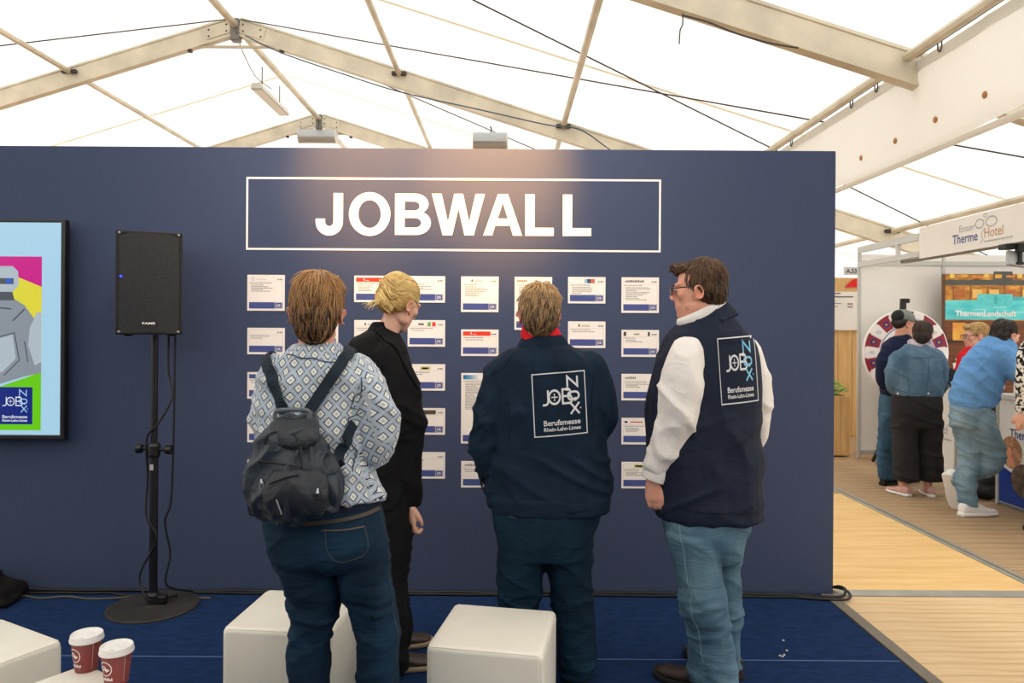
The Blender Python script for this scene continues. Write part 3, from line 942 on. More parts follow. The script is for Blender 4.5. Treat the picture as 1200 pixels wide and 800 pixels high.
    mk('status_light', *xform(ball((-hw + .022, -.143, .03), (.006, .005, .006), nu=10, nv=6), M), mat('blue_led', (10, 20, 120), .3, emit=(40, 60, 255), estr=4), t)
    bdg = mk('badge', *xform(rbox(-.037, .037, -.1475, -.1435, -.214, -.194, .001, 1), M), mat('badge_black', (8, 8, 9), .4), t)
    tv, tf = text2d('FAME', -.03, -.210, w=.060, h=.011, bold=.03)
    mk('badge_lettering', *xform(flat3((tv, tf), (0, -.1485, 0), (1, 0, 0), (0, 0, 1)), M), PRINTW, bdg)
    mk('bottom_feet', *xform(join([rbox(sx - .02, sx + .02, -.09, -.05, -hh - .008, -hh + .004, .004, 1) for sx in (-.10, .10)]), M), BLACKPL, t)
    mk('handle_recess', *xform(rbox(-.05, .05, -.02, .05, hh - .004, hh + .004, .003, 1), M), BLACKPL, t)
speaker()

# ------------------------------------------------------------------ white cube stools
LEA = mat('white_leatherette', (242, 238, 224), .42, .4, var=.035, vscale=5, bump=.06, bscale=130)
def stool(cx, cy, ang, label, s=.405):
    t = thing('cube_stool', (cx, cy, .008), label, 'stool', 'white cube stools')
    z0 = .016
    M = Matrix.Translation((cx, cy, 0)) @ Matrix.Rotation(ang, 4, 'Z')
    V, F = rbox(-s / 2, s / 2, -s / 2, s / 2, z0, s, .022, 4)
    mk('cover', *xform((V, F), M), LEA, t, smooth=True)
    h = s / 2 - .0155
    loop = [(-h, -h), (h, -h), (h, h), (-h, h)]
    pts = [((x, y, s - .0062), .0026) for x, y in loop + loop[:1]]
    for a, b in zip(pts[:-1], pts[1:]):
        pass
    for sx in (-1, 1):
        for sy in (-1, 1):
            mk('corner_seam', *xform(tube([((sx * h, sy * h, z0 + .02), .0018), ((sx * h, sy * h, s - .02), .0018)], N=6), Matrix.Translation((0, 0, 0))) if False else xform(tube([((sx * (s / 2 - .0062), sy * (s / 2 - .0062), z0 + .02), .0016), ((sx * (s / 2 - .0062), sy * (s / 2 - .0062), s - .025), .0016)], N=6), M), LEA, t)
    for a in range(4):
        x0, y0 = loop[a]; x1, y1 = loop[(a + 1) % 4]
        e = s / 2 - .0062
        q0 = (np.sign(x0) * (e if x0 == x1 else e - .015), np.sign(y0) * (e if y0 == y1 else e - .015))
        q1 = (np.sign(x1) * (e if x0 == x1 else e - .015), np.sign(y1) * (e if y0 == y1 else e - .015))
        mk('top_seam', *xform(tube([((q0[0], q0[1], s - .0062), .0016), ((q1[0], q1[1], s - .0062), .0016)], N=6), M), LEA, t)
    for sx in (-1, 1):
        for sy in (-1, 1):
            mk('foot', *xform(lathe([(.018, .0085), (.018, .02)], (sx * .16, sy * .16, 0), 12), M), BLACKPL, t)
stool(-.0323, 2.674, -.1796, 'white cube stool in front of the man in the red collar')
stool(-.80, 2.83, -.085, 'white cube stool behind the legs of the person with the backpack')
def corner_at(px, py, z):
    return floor_pt(px, py, z)
STOOLS_LEFT = []
c = corner_at(71, 751, .40)          # right corner of the stool at the left edge
ang = R(-29)
h = .405 / 2
ofs = Matrix.Rotation(ang, 4, 'Z') @ Vector((h - .005, -h + .005, 0))
# right-hand corner belongs to the (+x,+y) corner when turned well clockwise
ofs = Matrix.Rotation(ang, 4, 'Z') @ Vector((h - .006, h - .006, 0))
stool(c.x - ofs.x, c.y - ofs.y, ang, 'white cube stool cut off by the left photo edge')
c = corner_at(102, 778, .40)
ang2 = R(-35)
ofs = Matrix.Rotation(ang2, 4, 'Z') @ Vector((-h + .006, h - .006, 0))
CUPST = (c.x - ofs.x, c.y - ofs.y)
stool(CUPST[0], CUPST[1], ang2, 'white cube stool carrying two maroon paper cups')

# ------------------------------------------------------------------ paper cups
MAR = mat('maroon_cup_card', (140, 66, 64), .5, .35, var=.04, vscale=20)
LID = mat('white_cup_lid', (244, 242, 238), .4, .4)
def cup(px, py, ang, label):
    p = floor_pt(px, py, .405)
    z = .4055
    t = thing('paper_cup', (p.x, p.y, z), label, 'paper cup', 'maroon paper cups with lids')
    c0 = (p.x, p.y, z)
    mk('cup_body', *lathe([(.030, .004), (.031, 0), (.033, 0), (.0335, .006), (.0445, .098)], c0, 40), MAR, t, smooth=True)
    mk('lid', *lathe([(.0445, .092), (.049, .093), (.0495, .097), (.0475, .104), (.0465, .112), (.0445, .114), (.042, .1135), (.040, .108), (.022, .108), (.020, .110), (.0, .110)], c0, 40), LID, t, smooth=False)
    mk('lid_notch', *rbox(p.x - .006, p.x + .006, p.y - .034, p.y - .028, z + .1075, z + .1105, .001, 1), mat('lid_shadow', (210, 208, 202), .5), t)
    def wrap(p2, m, nm):
        v, f = p2
        out = []
        for a, b in v:
            r = .0335 + (.0445 - .0335) * ((b - .006) / .092) + .0006
            th = ang + a / .040
            out.append((p.x + r * math.cos(th), p.y + r * math.sin(th), z + b))
        mk(nm, np.array(out), f, m, t)
    wrap(join2([ribbon2d(ell(0, .056, .021, .021, 36), .0026, closed=True)]), PRINTW, 'printed_ring')
    wrap(join2([poly2d(ell(-.006, .059, .009, .006, 12)), poly2d(ell(.006, .053, .008, .004, 10)), rect2(-.010, -.007, .048, .056), rect2(.003, .006, .046, .052), rect2(-.001, .001, .049, .054)]), PRINTW, 'printed_emblem')
    wrap(join2([rect2(a, a + .004, .019, .019 + q) for a, q in zip(np.arange(-.022, .022, .0058), (.010, .007, .007, .010, .008, .010, .007, .009))] + [rect2(-.018, .018, .0125, .0145)]), PRINTW, 'printed_word')
    wrap(join2([rect2(.0445 + .012, .0445 + .0128, .012, .092)]), PRINTW, 'printed_line')
cup(101.5, 783.5, R(-118), 'maroon paper cup with white lid, farther of the two')
cup(136.5, 799, R(-112), 'maroon paper cup with white lid, nearer the photo edge')

# ------------------------------------------------------------------ cables and dark bundle along the wall
cy = WY - .03
def lay(pts, r=.008):
    return [(x, y, .008 + r + dz) for x, y, dz in pts]
def run(xs, y0, amp, seed, r=.008):
    rr = random.Random(seed)
    return [(x, y0 + rr.uniform(-amp, amp), .008 + r) for x in xs]
cable('floor_cable', run(np.linspace(-2.75, 1.72, 26), cy - .02, .012, 3, .010), .010, 'thick black cable along the foot of the navy wall', sub=4)
cable('floor_cable', run(np.linspace(-2.75, -1.95, 8), cy - .075, .02, 5) + run(np.linspace(-1.85, 1.70, 18), cy - .048, .007, 6), .007, 'thinner black cable lying in front of the thick one', sub=4)
cable('floor_cable', run(np.linspace(-2.78, -1.6, 10), cy - .12, .025, 8, .006), .006, 'short grey cable running to the speaker stand base', mat('grey_cable', (90, 84, 72), .5), sub=4)
ex = wall_r
cable('corner_cable', [(1.66, cy - .03, .02), (1.76, cy - .055, .02), (ex + .012, cy - .06, .025), (ex + .045, cy - .02, .05), (ex + .04, cy + .04, .045), (ex + .02, cy + .09, .02)], .008, 'upper black cable looping round the right wall corner', sub=6)
cable('corner_cable', [(1.62, cy - .055, .018), (1.76, cy - .085, .018), (ex + .03, cy - .085, .018), (ex + .062, cy - .03, .035), (ex + .055, cy + .05, .03), (ex + .02, cy + .12, .014)], .008, 'lower black cable looping round the right wall corner', mat('corner_cable_grey', (48, 46, 44), .5), sub=6)
def bag_heap():
    M0 = Matrix.Rotation(R(12), 4, 'Y')
    parts = [xform(rbox(-.30, .22, -.13, .13, -.07, .05, .05, 3), Matrix.Translation((-2.84, 3.95, .085)) @ M0), xform(rbox(-.25, .16, -.11, .10, -.05, .03, .03, 3), Matrix.Translation((-2.90, 3.93, .145)) @ Matrix.Rotation(R(7), 4, 'Y') @ Matrix.Rotation(R(9), 4, 'Z')),
             rbox(-2.78, -2.60, 3.82, 3.98, .009, .05, .02, 2)]
    V, F = remesh(parts, .010, 2)
    n = vnormals(V, F)
    q = V * np.array([9, 14, 22])
    V = V + n * ((np.abs(vnoise(q) - .5) * 2)[:, None] - .4) * .02
    V[:, 2] = np.maximum(V[:, 2], .0085)
    tag(mk('cloth_bundle', V, F, mat('black_bundle', (22, 20, 20), .85, .2), smooth=True), 'black crumpled cloth bundle on the carpet by the wall', 'bundle')
bag_heap()

# ------------------------------------------------------------------ booth on the right
BX, BY = 4.13, 8.6
ALUP = GREYP
def booth():
    w = mk('wall_booth', *box(BX + .02, 8.2, BY, BY + .04, .06, 2.38), WHITEP)
    tag(w, 'white panel wall of the spa hotel booth', None, kind='structure')
    for i in range(5):
        x = BX + .98 * i
        mk('post', *lathe([(.022, 0.004), (.022, 2.40)], (x, BY - .012, 0), 8), ALUP, w)
        if i < 4:
            mk('panel', *box(x + .022, x + .958, BY - .012, BY - .001, .10, 2.26), WHITEP, w)
            mk('rail', *box(x + .02, x + .96, BY - .028, BY + .0, 2.26, 2.31), ALUP, w)
            mk('rail', *box(x + .02, x + .96, BY - .028, BY + .0, .05, .10), ALUP, w)
            mk('top_panel', *box(x + .02, x + .96, BY - .02, BY - .002, 2.31, 2.385), WHITEP, w)
    # header over the aisle side with its rails
    h = thing('booth_header', (BX, 6.0, 2.215), 'white header board with spa hotel logo over the booth', 'sign')
    mk('board', *box(BX - .015, BX + .015, 4.7, 7.32, 2.215, 2.52), WHITEP, h)
    mk('top_rail', *box(BX - .02, BX + .02, 7.32, BY, 2.40, 2.47), ALUP, h)
    mk('lower_rail', *box(BX - .02, BX + .02, 7.32, BY, 2.235, 2.29), ALUP, h)
    mk('strut', *box(BX - .018, BX + .018, 7.72, 7.76, 2.285, 2.41), ALUP, h)
    mk('rear_bar', *box(BX + .03, BX + .09, 5.5, 7.75, 2.205, 2.235), mat('rear_bar', (140, 136, 128), .5), h)
    O = (BX - .0165, 6.77, 2.215); A = (0, -1, 0); B = (0, 0, 1)
    blue, tan, gry = mat('print_blue', (52, 70, 140), .6), mat('print_tan', (196, 150, 112), .6), mat('print_grey', (168, 170, 172), .6)
    mk('lettering', *flat3(text2d('Therme', .0, .075, w=.36, h=.085, bold=.01), O, A, B), blue, h)
    mk('lettering', *flat3(text2d('Emser', .10, .175, w=.22, h=.06), O, A, B), gry, h)
    mk('lettering', *flat3(text2d('Hotel', .45, .085, w=.24, h=.085), O, A, B), tan, h)
    mk('small_lettering', *flat3(join2([rect2(.45 + q, .45 + q + .018, .045, .058) for q in np.arange(0, .34, .026)]), O, A, B), gry, h)
    mk('emblem', *flat3(join2([ribbon2d(ell(.385, .215, .055, .038, 24), .010, closed=True), ribbon2d(ell(.54, .215, .07, .042, 24), .010, closed=True), ribbon2d(ell(.46, .275, .022, .014, 14), .007, closed=True), ribbon2d([(.44, .16), (.41, .12), (.43, .07), (.40, .04)], .008)]), O, A, B), gry, h)
    # hanging floodlight
    f = thing('floodlight', (BX + .05, 6.10, 2.10), 'grey floodlight on a black bracket under the booth header', 'floodlight')
    mk('housing', *xform(rbox(-.095, .095, -.02, .02, -.062, .062, .008, 2), Matrix.Translation((BX + .07, 6.02, 2.085)) @ Matrix.Rotation(R(8), 4, 'Y') @ Matrix.Rotation(R(-14), 4, 'X')), mat('floodlight_grey', (172, 176, 176), .4, metal=.2), f)
    mk('bracket', *join([rbox(BX + .02, BX + .10, 5.95, 6.0, 2.14, 2.212, .01, 2), rbox(BX + .045, BX + .075, 5.975, 6.0, 2.05, 2.16, .008, 2), rbox(BX + .03, BX + .085, 5.97, 6.0, 2.04, 2.062, .006, 2)]), BLACKPL, f)
    mk('driver_box', *rbox(BX - .06, BX + .03, 5.98, 6.08, 2.165, 2.21, .006, 2), BLACKPL, f)
    # poster wall
    p = thing('photo_display', (5.72, 8.3, .0), 'large photo display of a turquoise pool and a sauna', 'display')
    n = 16
    x0, x1, z0, z1 = 4.955, 6.7, .03, 2.14
    def strip(nm, pts_fn, m, d=0.0):
        pass
    def surf(u, v):   # gently bowed panel
        return (x0 + (x1 - x0) * u, 8.30 - .05 * math.sin(u * math.pi) - .0, z0 + (z1 - z0) * v)
    V, F = [], []
    for i in range(n + 1):
        u = i / n
        for (dy, v) in ((0, 0), (0, 1), (.05, 1), (.05, 0)):
            q = surf(u, v); V.append((q[0], q[1] + dy, q[2]))
    for i in range(n):
        for k in range(4):
            a, b = i * 4 + k, i * 4 + (k + 1) % 4
            F.append((a, a + 4, b + 4, b))
    F += [(0, 1, 2, 3), (4 * n + 3, 4 * n + 2, 4 * n + 1, 4 * n)]
    mk('panel', V, F, mat('display_frame', (120, 84, 60), .5), p)
    def patch(nm, u0, u1, va, vb, m, lift=.004, va2=None, vb2=None):
        V, F = [], []
        for i in range(n + 1):
            t = i / n; u = u0 + (u1 - u0) * t
            a = va if va2 is None else va + (va2 - va) * t
            b = vb if vb2 is None else vb + (vb2 - vb) * t
            for v in (a, b):
                q = surf(u, v); V.append((q[0], q[1] - lift, q[2]))
        for i in range(n):
            F.append((2 * i, 2 * i + 2, 2 * i + 3, 2 * i + 1))
        return mk(nm, V, F, m, p)
    def vz(py): return (pix(1150, py, 8.27).z - z0) / (z1 - z0)
    def ux(px): return (pix(px, 380, 8.27).x - x0) / (x1 - x0)
    amb = mat('pool_hall_amber', (236, 168, 70), .5, var=.5, vscale=9, col2=(128, 74, 40), stretch=(1, 1, 2.2))
    teal = mat('pool_water', (70, 206, 214), .4, var=.2, vscale=5, stretch=(1, 1, 3), col2=(120, 232, 232))
    deep = mat('pool_water_deep', (56, 180, 186), .4, var=.2, vscale=8, col2=(96, 206, 206))
    slate = mat('pool_hall_beam', (86, 90, 86), .5, var=.2, vscale=6)
    sauna = mat('sauna_wood', (134, 78, 42), .5, var=.4, vscale=6, stretch=(1, 1, 6), col2=(96, 54, 32))
    glow = mat('sauna_glow', (250, 196, 90), .5, var=.3, vscale=5, col2=(214, 120, 40))
    patch('picture', 0.004, 1, vz(375.5), .997, amb)
    patch('picture_beam', 0.004, 1, vz(334), vz(328), slate, .006)
    patch('picture_beam', .30, .42, vz(329), vz(318), slate, .006)
    for k in range(14):
        patch('picture_light', .03 + k * .07, .03 + k * .07 + .03 + .012 * (k % 3), vz(326 - k % 2), vz(320.5 + k % 3), mat('pool_hall_lamp%d' % (k % 3), ((250, 206, 110), (244, 178, 70), (226, 140, 60))[k % 3], .5, var=.2, vscale=30), .0066)
    for k in range(9):
        patch('picture_column', .05 + k * .105, .058 + k * .105, vz(352), vz(335), mat('pool_hall_column', (150, 92, 50), .5), .0065)
        patch('picture_window', .065 + k * .105, .125 + k * .105, vz(349), vz(339), mat('pool_hall_window', (246, 200, 110), .5) if k % 3 else mat('pool_hall_window2', (190, 110, 60), .5), .0066)
    patch('picture_pool', 0.004, 1, vz(374.5), vz(352), teal, .008, None, vz(349.5))
    patch('picture_pool', .42, 1, vz(352), vz(347.5), deep, .009)
    patch('picture_fall', .20, .42, vz(358), vz(344.5), mat('pool_fall', (110, 222, 222), .4, var=.15, vscale=20, col2=(76, 204, 210)), .010)
    for k in range(7):
        patch('picture_ripple', .06 + .12 * k, .14 + .12 * k, vz(366 - 3 * (k % 3)), vz(365 - 3 * (k % 3)), mat('pool_ripple', (170, 240, 238), .4), .0095)
    patch('picture_fall', .305, .325, vz(356), vz(346), deep, .011)
    patch('picture', 0.004, 1, .004, vz(375.5), sauna, .0045)
    patch('picture_glow', .05, .13, vz(399), vz(378), glow, .007)
    patch('picture_glow', .55, .80, vz(405), vz(377), glow, .007)
    patch('picture_bench', 0.004, .2, vz(402), vz(398), mat('sauna_bench', (70, 42, 28), .5), .007)
    for q in range(5):
        patch('picture_slat', 0.004, 1, vz(432 + q * 9), vz(431 + q * 9), mat('sauna_slat', (84, 48, 30), .5), .0072)
    def lettering(s, px, py, wpx, hpx):
        k = FPX / 8.25
        a = pix(px, py, 8.245)
        tv, tf = text2d(s, 0, 0, w=wpx / k, h=hpx / k, bold=.025)
        mk('lettering', *flat3((tv, tf), (a.x, 8.236, a.z), (1, 0, 0), (0, 0, 1)), PRINTW, p)
    lettering('ThermenLandschaft', 1119, 370, 71, 6.2)
    lettering('Sauna', 1119, 425.5, 24, 6.2)
    # counters along the aisle
    def counter(x, y0, y1, depth, ztop, label):
        t = thing('counter', (x + depth / 2, (y0 + y1) / 2, 0), label, 'counter', 'white booth counters')
        mk('front_panel', *box(x, x + .02, y0, y1, .03, ztop - .06), WHITEP, t)
        mk('side_panel', *box(x + .02, x + depth, y0, y0 + .02, .03, ztop - .06), WHITEP, t)
        mk('side_panel', *box(x + .02, x + depth, y1 - .02, y1, .03, ztop - .06), WHITEP, t)
        mk('plinth', *box(x + .01, x + depth - .02, y0 + .01, y1 - .01, 0.001, .035), mat('counter_plinth', (120, 122, 124), .5), t)
        for yy in (y0, y1):
            mk('corner_post', *lathe([(.018, .004), (.018, ztop - .06)], (x, yy, 0), 8), ALUP, t)
        mk('worktop', *rbox(x - .03, x + depth + .02, y0 - .03, y1 + .03, ztop - .06, ztop - .02, .008, 2), mat('worktop', (214, 212, 206), .4), t)
        return t
    A_ = counter(4.52, 7.36, 8.15, .45, .98, 'white counter behind the woman in the denim jacket')
    O = (4.518, 7.98, 0); A = (0, -1, 0); B = (0, 0, 1)
    mk('lettering', *flat3(join2([text2d('Hotel', .18, .44, w=.30, h=.10)]), O, A, B), gry, A_)
    mk('small_lettering', *flat3(join2([rect2(.18 + q, .18 + q + .024, .375, .395) for q in np.arange(0, .36, .034)]), O, A, B), gry, A_)
    B_ = counter(4.27, 5.25, 6.36, .5, .98, 'white counter with spa logo and blue wave at right edge')
    mk('upper_rim', *box(4.36, 4.75, 5.28, 6.30, .96, 1.10), WHITEP, B_)
    O = (4.268, 6.36, 0)
    mk('lettering', *flat3(text2d('Therme', .15, .60, w=.30, h=.075, bold=.012), O, A, B), blue, B_)
    mk('lettering', *flat3(text2d('Emser', .24, .70, w=.18, h=.055), O, A, B), gry, B_)
    wv = [(.01, .035), (1.1, .035), (1.1, .16)] + [(1.1 - 1.09 * q, .16 + .20 * q * q) for q in np.linspace(0.05, 1, 14)]
    mk('blue_wave', *flat3(poly2d(wv), O, A, B), mat('wave_blue', (20, 60, 150), .5), B_)
    def disc(nm, cx, cz, rx, rz, m, l):
        mk(nm, *flat3(poly2d(ell(cx, cz, rx, rz, 32)), (4.268 - l, 6.36, 0), A, B), m, B_)
    ph1 = mat('round_photo_warm', (214, 160, 120), .5, var=.4, vscale=18, col2=(120, 84, 60)); ph2 = mat('round_photo_dark', (120, 100, 84), .5, var=.5, vscale=16, col2=(60, 50, 44))
    disc('round_photo', .17, .475, .13, .135, ph1, .0015)
    disc('round_photo', .33, .26, .16, .14, ph2, .002)
    mk('photo_figure', *flat3(join2([poly2d(ell(.15, .48, .028, .035, 14)), poly2d([(.09, .38), (.22, .38), (.19, .44), (.11, .44)])]), (4.265, 6.36, 0), A, B), mat('photo_skin', (224, 150, 120), .5), B_)
    b2 = thing('black_bag', (4.30, 6.56, 0), 'black bag on the floor between the two booth counters', 'bag')
    V, F = remesh([ball((4.30, 6.56, .15), (.10, .11, .15)), ball((4.29, 6.55, .08), (.11, .12, .08))], .012, 3)
    V = V + vnormals(V, F) * ((vnoise(V * 16) - .5) * .03)[:, None]
    V[:, 2] = np.maximum(V[:, 2], .002)
    mk('bag_body', V, F, mat('black_bag_nylon', (26, 26, 28), .5, .4), b2, smooth=True)
    mk('bag_handle', *tube([((4.24, 6.54, .27), .010), ((4.26, 6.55, .35), .010), ((4.32, 6.57, .35), .010), ((4.36, 6.58, .27), .010)], N=8), BLACKPL, b2, smooth=True)
    # items lying on the counter ahead of the woman
    lf = thing('leaflet_stand', (4.60, 7.42, .96), 'small stand of blue and white leaflets on the counter', 'leaflets')
    mk('holder', *box(4.55, 4.69, 7.40, 7.44, .961, 1.00), BLACKPL, lf)
    mk('leaflet', *xform(box(-.07, .07, -.004, .004, 0, .20), Matrix.Translation((4.62, 7.425, .975)) @ Matrix.Rotation(R(-12), 4, 'X')), WHITEP, lf)
    mk('leaflet_band', *xform(box(-.07, .07, -.0065, -.0045, .07, .115), Matrix.Translation((4.62, 7.425, .975)) @ Matrix.Rotation(R(-12), 4, 'X')), mat('leaflet_blue', (40, 84, 176), .5), lf)
booth()

def wheel():
    c = pix(1061, 413, 8.15)
    cx, cy_, cz, r = c.x, c.y, c.z, .475
    t = thing('prize_wheel', (cx, cy_ + .05, 0), 'white prize wheel with maroon segments on a black tripod', 'prize wheel')
    wh = mat('wheel_white', (238, 236, 234), .4)
    mr = mat('wheel_maroon', (142, 30, 52), .45)
    nv = mat('wheel_navy', (44, 48, 110), .45); og = mat('wheel_orange', (214, 130, 60), .45)
    M = Matrix.Translation((cx, cy_, cz)) @ Matrix.Rotation(R(90), 4, 'X')
    mk('disc', *xform(lathe([(r - .01, -.018), (r, -.012), (r, .008), (r - .008, .012)], N=56), M), wh, t)
    n = 20
    for i in range(n):
        a0, a1 = 360 / n * i + 9, 360 / n * (i + 1) + 9
        seg = arc(0, 0, r * .97, r * .97, a0 + .4, a1 - .4, 4) + arc(0, 0, r * .64, r * .64, a1 - .4, a0 + .4, 4)
        dark = i % 2 == 0
        s = mk('segment', *prism(seg, (1, 0, 0), (0, 0, 1), (cx, cy_ - .012, cz), (0, -.004, 0)), mr if dark else wh, t)
        am = R((a0 + a1) / 2)
        px_, pz_ = cx + math.cos(am) * r * .80, cz + math.sin(am) * r * .80
        if dark:
            mk('emblem', *flat3(poly2d(ell(0, 0, .036, .036, 16)), (px_, cy_ - .0172, pz_), (1, 0, 0), (0, 0, 1)), nv, s)
            mk('emblem', *flat3(poly2d(ell(0, 0, .014, .014, 10)), (px_, cy_ - .0180, pz_), (1, 0, 0), (0, 0, 1)), og, s)
        else:
            pa = [rect2(-.035, .035, -.004, .004), rect2(-.025, .025, .012, .018), rect2(-.02, .03, -.02, -.014)]
            mk('emblem', *flat3(join2(pa), (px_, cy_ - .0172, pz_), (1, 0, 0), (0, 0, 1)), mat('wheel_print', (176, 176, 182), .6), s)
        p_ = (cx + math.cos(R(a0)) * r * .95, cy_ - .018, cz + math.sin(R(a0)) * r * .95)
        mk('peg', *ball(p_, (.010, .014, .010), nu=8, nv=6), mr, t)
    mk('hub_ring', *flat3(ribbon2d(ell(0, 0, r * .6, r * .6, 40), .012, closed=True), (cx, cy_ - .0145, cz), (1, 0, 0), (0, 0, 1)), mat('wheel_ring', (130, 140, 180), .5), t)
    mk('hub', *xform(lathe([(.05, 0), (.05, .03), (.03, .04)], N=20), M), BLACKPL, t)
    mk('pointer', *join([rbox(cx - .055, cx - .005, cy_ - .03, cy_ + .03, cz + r - .02, cz + r + .085, .008, 2), rbox(cx - .055, cx + .035, cy_ - .03, cy_ + .03, cz + r + .075, cz + r + .125, .012, 2)]), BLACKPL, t)
    hub = Vector((cx, cy_ + .06, cz - .02))
    mk('mast', *tube([(hub + Vector((0, 0, .5)), .018), (hub, .02), ((cx, cy_ + .06, .45), .02)], N=10, sub=1), BLACKPL, t)
    for px, py in ((1017, 537), (1098, 540)):
        q = floor_pt(px, py)
        mk('leg', *tube([((cx, cy_ + .06, .75), .018), ((q.x - .05, 8.36, .02), .020)], N=8), BLACKPL, t)
    mk('leg', *tube([((cx, cy_ + .06, .75), .018), ((cx, 8.46, .02), .020)], N=8), BLACKPL, t)
wheel()

# things seen in the gap between the navy wall and the booth
def gap_things():
    pine = mat('pale_pine', (228, 190, 132), .55, .3, var=.14, vscale=2.5, col2=(206, 164, 106), stretch=(9, 9, .8))
    w = thing('wooden_kiosk', (4.6, 10.4, 0), 'pale wooden kiosk front with a red logo behind planter', 'kiosk')
    for i in range(12):
        x = 3.5 + .2 * i
        mk('board', *rbox(x, x + .194, 10.38, 10.42, 0.004, 1.58, .004, 1), pine, w)
    mk('fascia', *rbox(3.5, 5.9, 10.34, 10.40, 1.90, 2.24, .006, 1), pine, w)
    mk('poster', *box(3.9, 5.4, 10.33, 10.345, 1.50, 2.04), WHITEP, w)
    k = pix(995, 338, 10.3)
    mk('logo', *flat3(poly2d([(-.05, 0), (.20, 0), (.20, .12), (.10, .12), (.05, .10)]), (k.x, 10.325, k.z + .02), (1, 0, 0), (0, 0, 1)), mat('kiosk_red', (226, 30, 34), .5), w)
    ln = []
    for (py, x0, x1, hh) in ((343.5, 978, 986, 1.6), (347.5, 979, 1001, 1.6), (355.5, 978, 987, .8), (359, 978, 983, .8)):
        a, b = pix(x0, py, 10.3), pix(x1, py, 10.3)
        ln.append(rect2(a.x, b.x, a.z - hh * .006, a.z + hh * .006))
    mk('poster_print', *flat3(join2(ln), (0, 10.326, 0), (1, 0, 0), (0, 0, 1)), INK, w)
    a = pix(997, 356, 10.3)
    mk('poster_print', *flat3(join2([rect2(a.x - .03 + q, a.x - .03 + q + .018, a.z - .01, a.z + .012) for q in (0, .026, .052)]), (0, 10.326, 0), (1, 0, 0), (0, 0, 1)), mat('kiosk_print_red', (190, 60, 70), .6), w)
    mk('poster_print', *flat3(join2([rect2(a.x - .03 + q, a.x - .03 + q + .018, a.z - .05, a.z - .03) for q in (0, .026, .052)]), (0, 10.326, 0), (1, 0, 0), (0, 0, 1)), mat('kiosk_print_blue', (70, 84, 150), .6), w)
    s = thing('stand_sign', (4.65, 9.9, 2.0), 'small stand number sign beside the booth post', 'sign')
    b = pix(996, 317.5, 9.9)
    mk('plate', *rbox(b.x - .09, b.x + .11, 9.88, 9.90, b.z - .055, b.z + .055, .004, 1), mat('sign_plate', (206, 208, 206), .5), s)
    mk('lettering', *flat3(text2d('A.53', b.x - .06, b.z - .028, w=.14, h=.056, bold=.02), (0, 9.878, 0), (1, 0, 0), (0, 0, 1)), mat('sign_black', (20, 20, 22), .5), s)
    mk('bracket', *box(b.x + .09, b.x + .14, 9.885, 9.895, b.z - .02, b.z + .02), STEEL, s)
    mk('pole', *tube([((b.x + .14, 9.89, .02), .016), ((b.x + .14, 9.89, b.z + .06), .016)], N=8), STEEL, s)
    s.location = (b.x + .14, 9.89, 0)
    for ch in s.children:
        ch.data.transform(Matrix.Translation(Vector((4.65, 9.9, 2.0)) - s.location))
    # planter with a leafy plant
    px0, px1, py0, py1, hz = 3.62, 4.07, 8.66, 9.20, .72
    pl = thing('wooden_planter', ((px0 + px1) / 2, (py0 + py1) / 2, 0), 'tall pale wooden planter box behind the navy wall corner', 'planter')
    for i in range(4):
        x = px0 + (px1 - px0) / 4 * i
        mk('board', *rbox(x, x + (px1 - px0) / 4 - .003, py0, py0 + .02, .02, hz, .003, 1), pine, pl)
        mk('board', *rbox(x, x + (px1 - px0) / 4 - .003, py1 - .02, py1, .02, hz, .003, 1), pine, pl)
    for i in range(4):
        y = py0 + .02 + (py1 - py0 - .04) / 4 * i
        for xx in (px0, px1 - .02):
            mk('board', *rbox(xx, xx + .02, y, y + (py1 - py0 - .04) / 4 - .003, .02, hz, .003, 1), pine, pl)
    mk('soil', *box(px0 + .02, px1 - .02, py0 + .02, py1 - .02, .02, hz - .05), mat('soil', (60, 46, 34), .9), pl)
    pt = thing('leafy_plant', ((px0 + px1) / 2, (py0 + py1) / 2, hz - .05), 'bright green leafy plant in the wooden planter', 'plant')
    rr = random.Random(5)
    lm = [mat('leaf_green', (92, 160, 52), .5), mat('leaf_dark', (56, 118, 40), .5), mat('leaf_light', (140, 192, 78), .5)]
    for i in range(110):
        a = rr.uniform(0, 6.28); rad = rr.uniform(0, .22); hh = rr.uniform(0, .22)
        base = Vector(((px0 + px1) / 2 + math.cos(a) * rad, (py0 + py1) / 2 + math.sin(a) * rad, hz - .04 + hh * .7))
        d = Vector((math.cos(a), math.sin(a), rr.uniform(.2, 1.0))).normalized()
        sd = d.cross(Vector((0, 0, 1))).normalized() * rr.uniform(.022, .034)
        L = rr.uniform(.09, .15)
        up = Vector((0, 0, 1))
        V = [base, base + d * L * .35 + sd, base + d * L * .7 + sd * .8 - up * .01, base + d * L - up * .03, base + d * L * .7 - sd * .8 - up * .01, base + d * L * .35 - sd, base + d * L * .5 + up * .012]
        mk('leaf', [tuple(v) for v in V], [(0, 1, 6), (1, 2, 6), (2, 3, 6), (3, 4, 6), (4, 5, 6), (5, 0, 6)], lm[i % 3], pt)
    mk('stem', *join([tube([((px0 + px1) / 2 + q, (py0 + py1) / 2 + p, hz - .05) and (((px0 + px1) / 2 + q * .3, (py0 + py1) / 2 + p * .3, hz - .06), .008), (((px0 + px1) / 2 + q, (py0 + py1) / 2 + p, hz + .14), .004)], N=5) for q, p in ((.08, .05), (-.09, .04), (0, -.1), (.1, -.08), (-.06, .12))]), lm[1], pt)
    # pole of the far tent leg seen in the gap
gap_things()
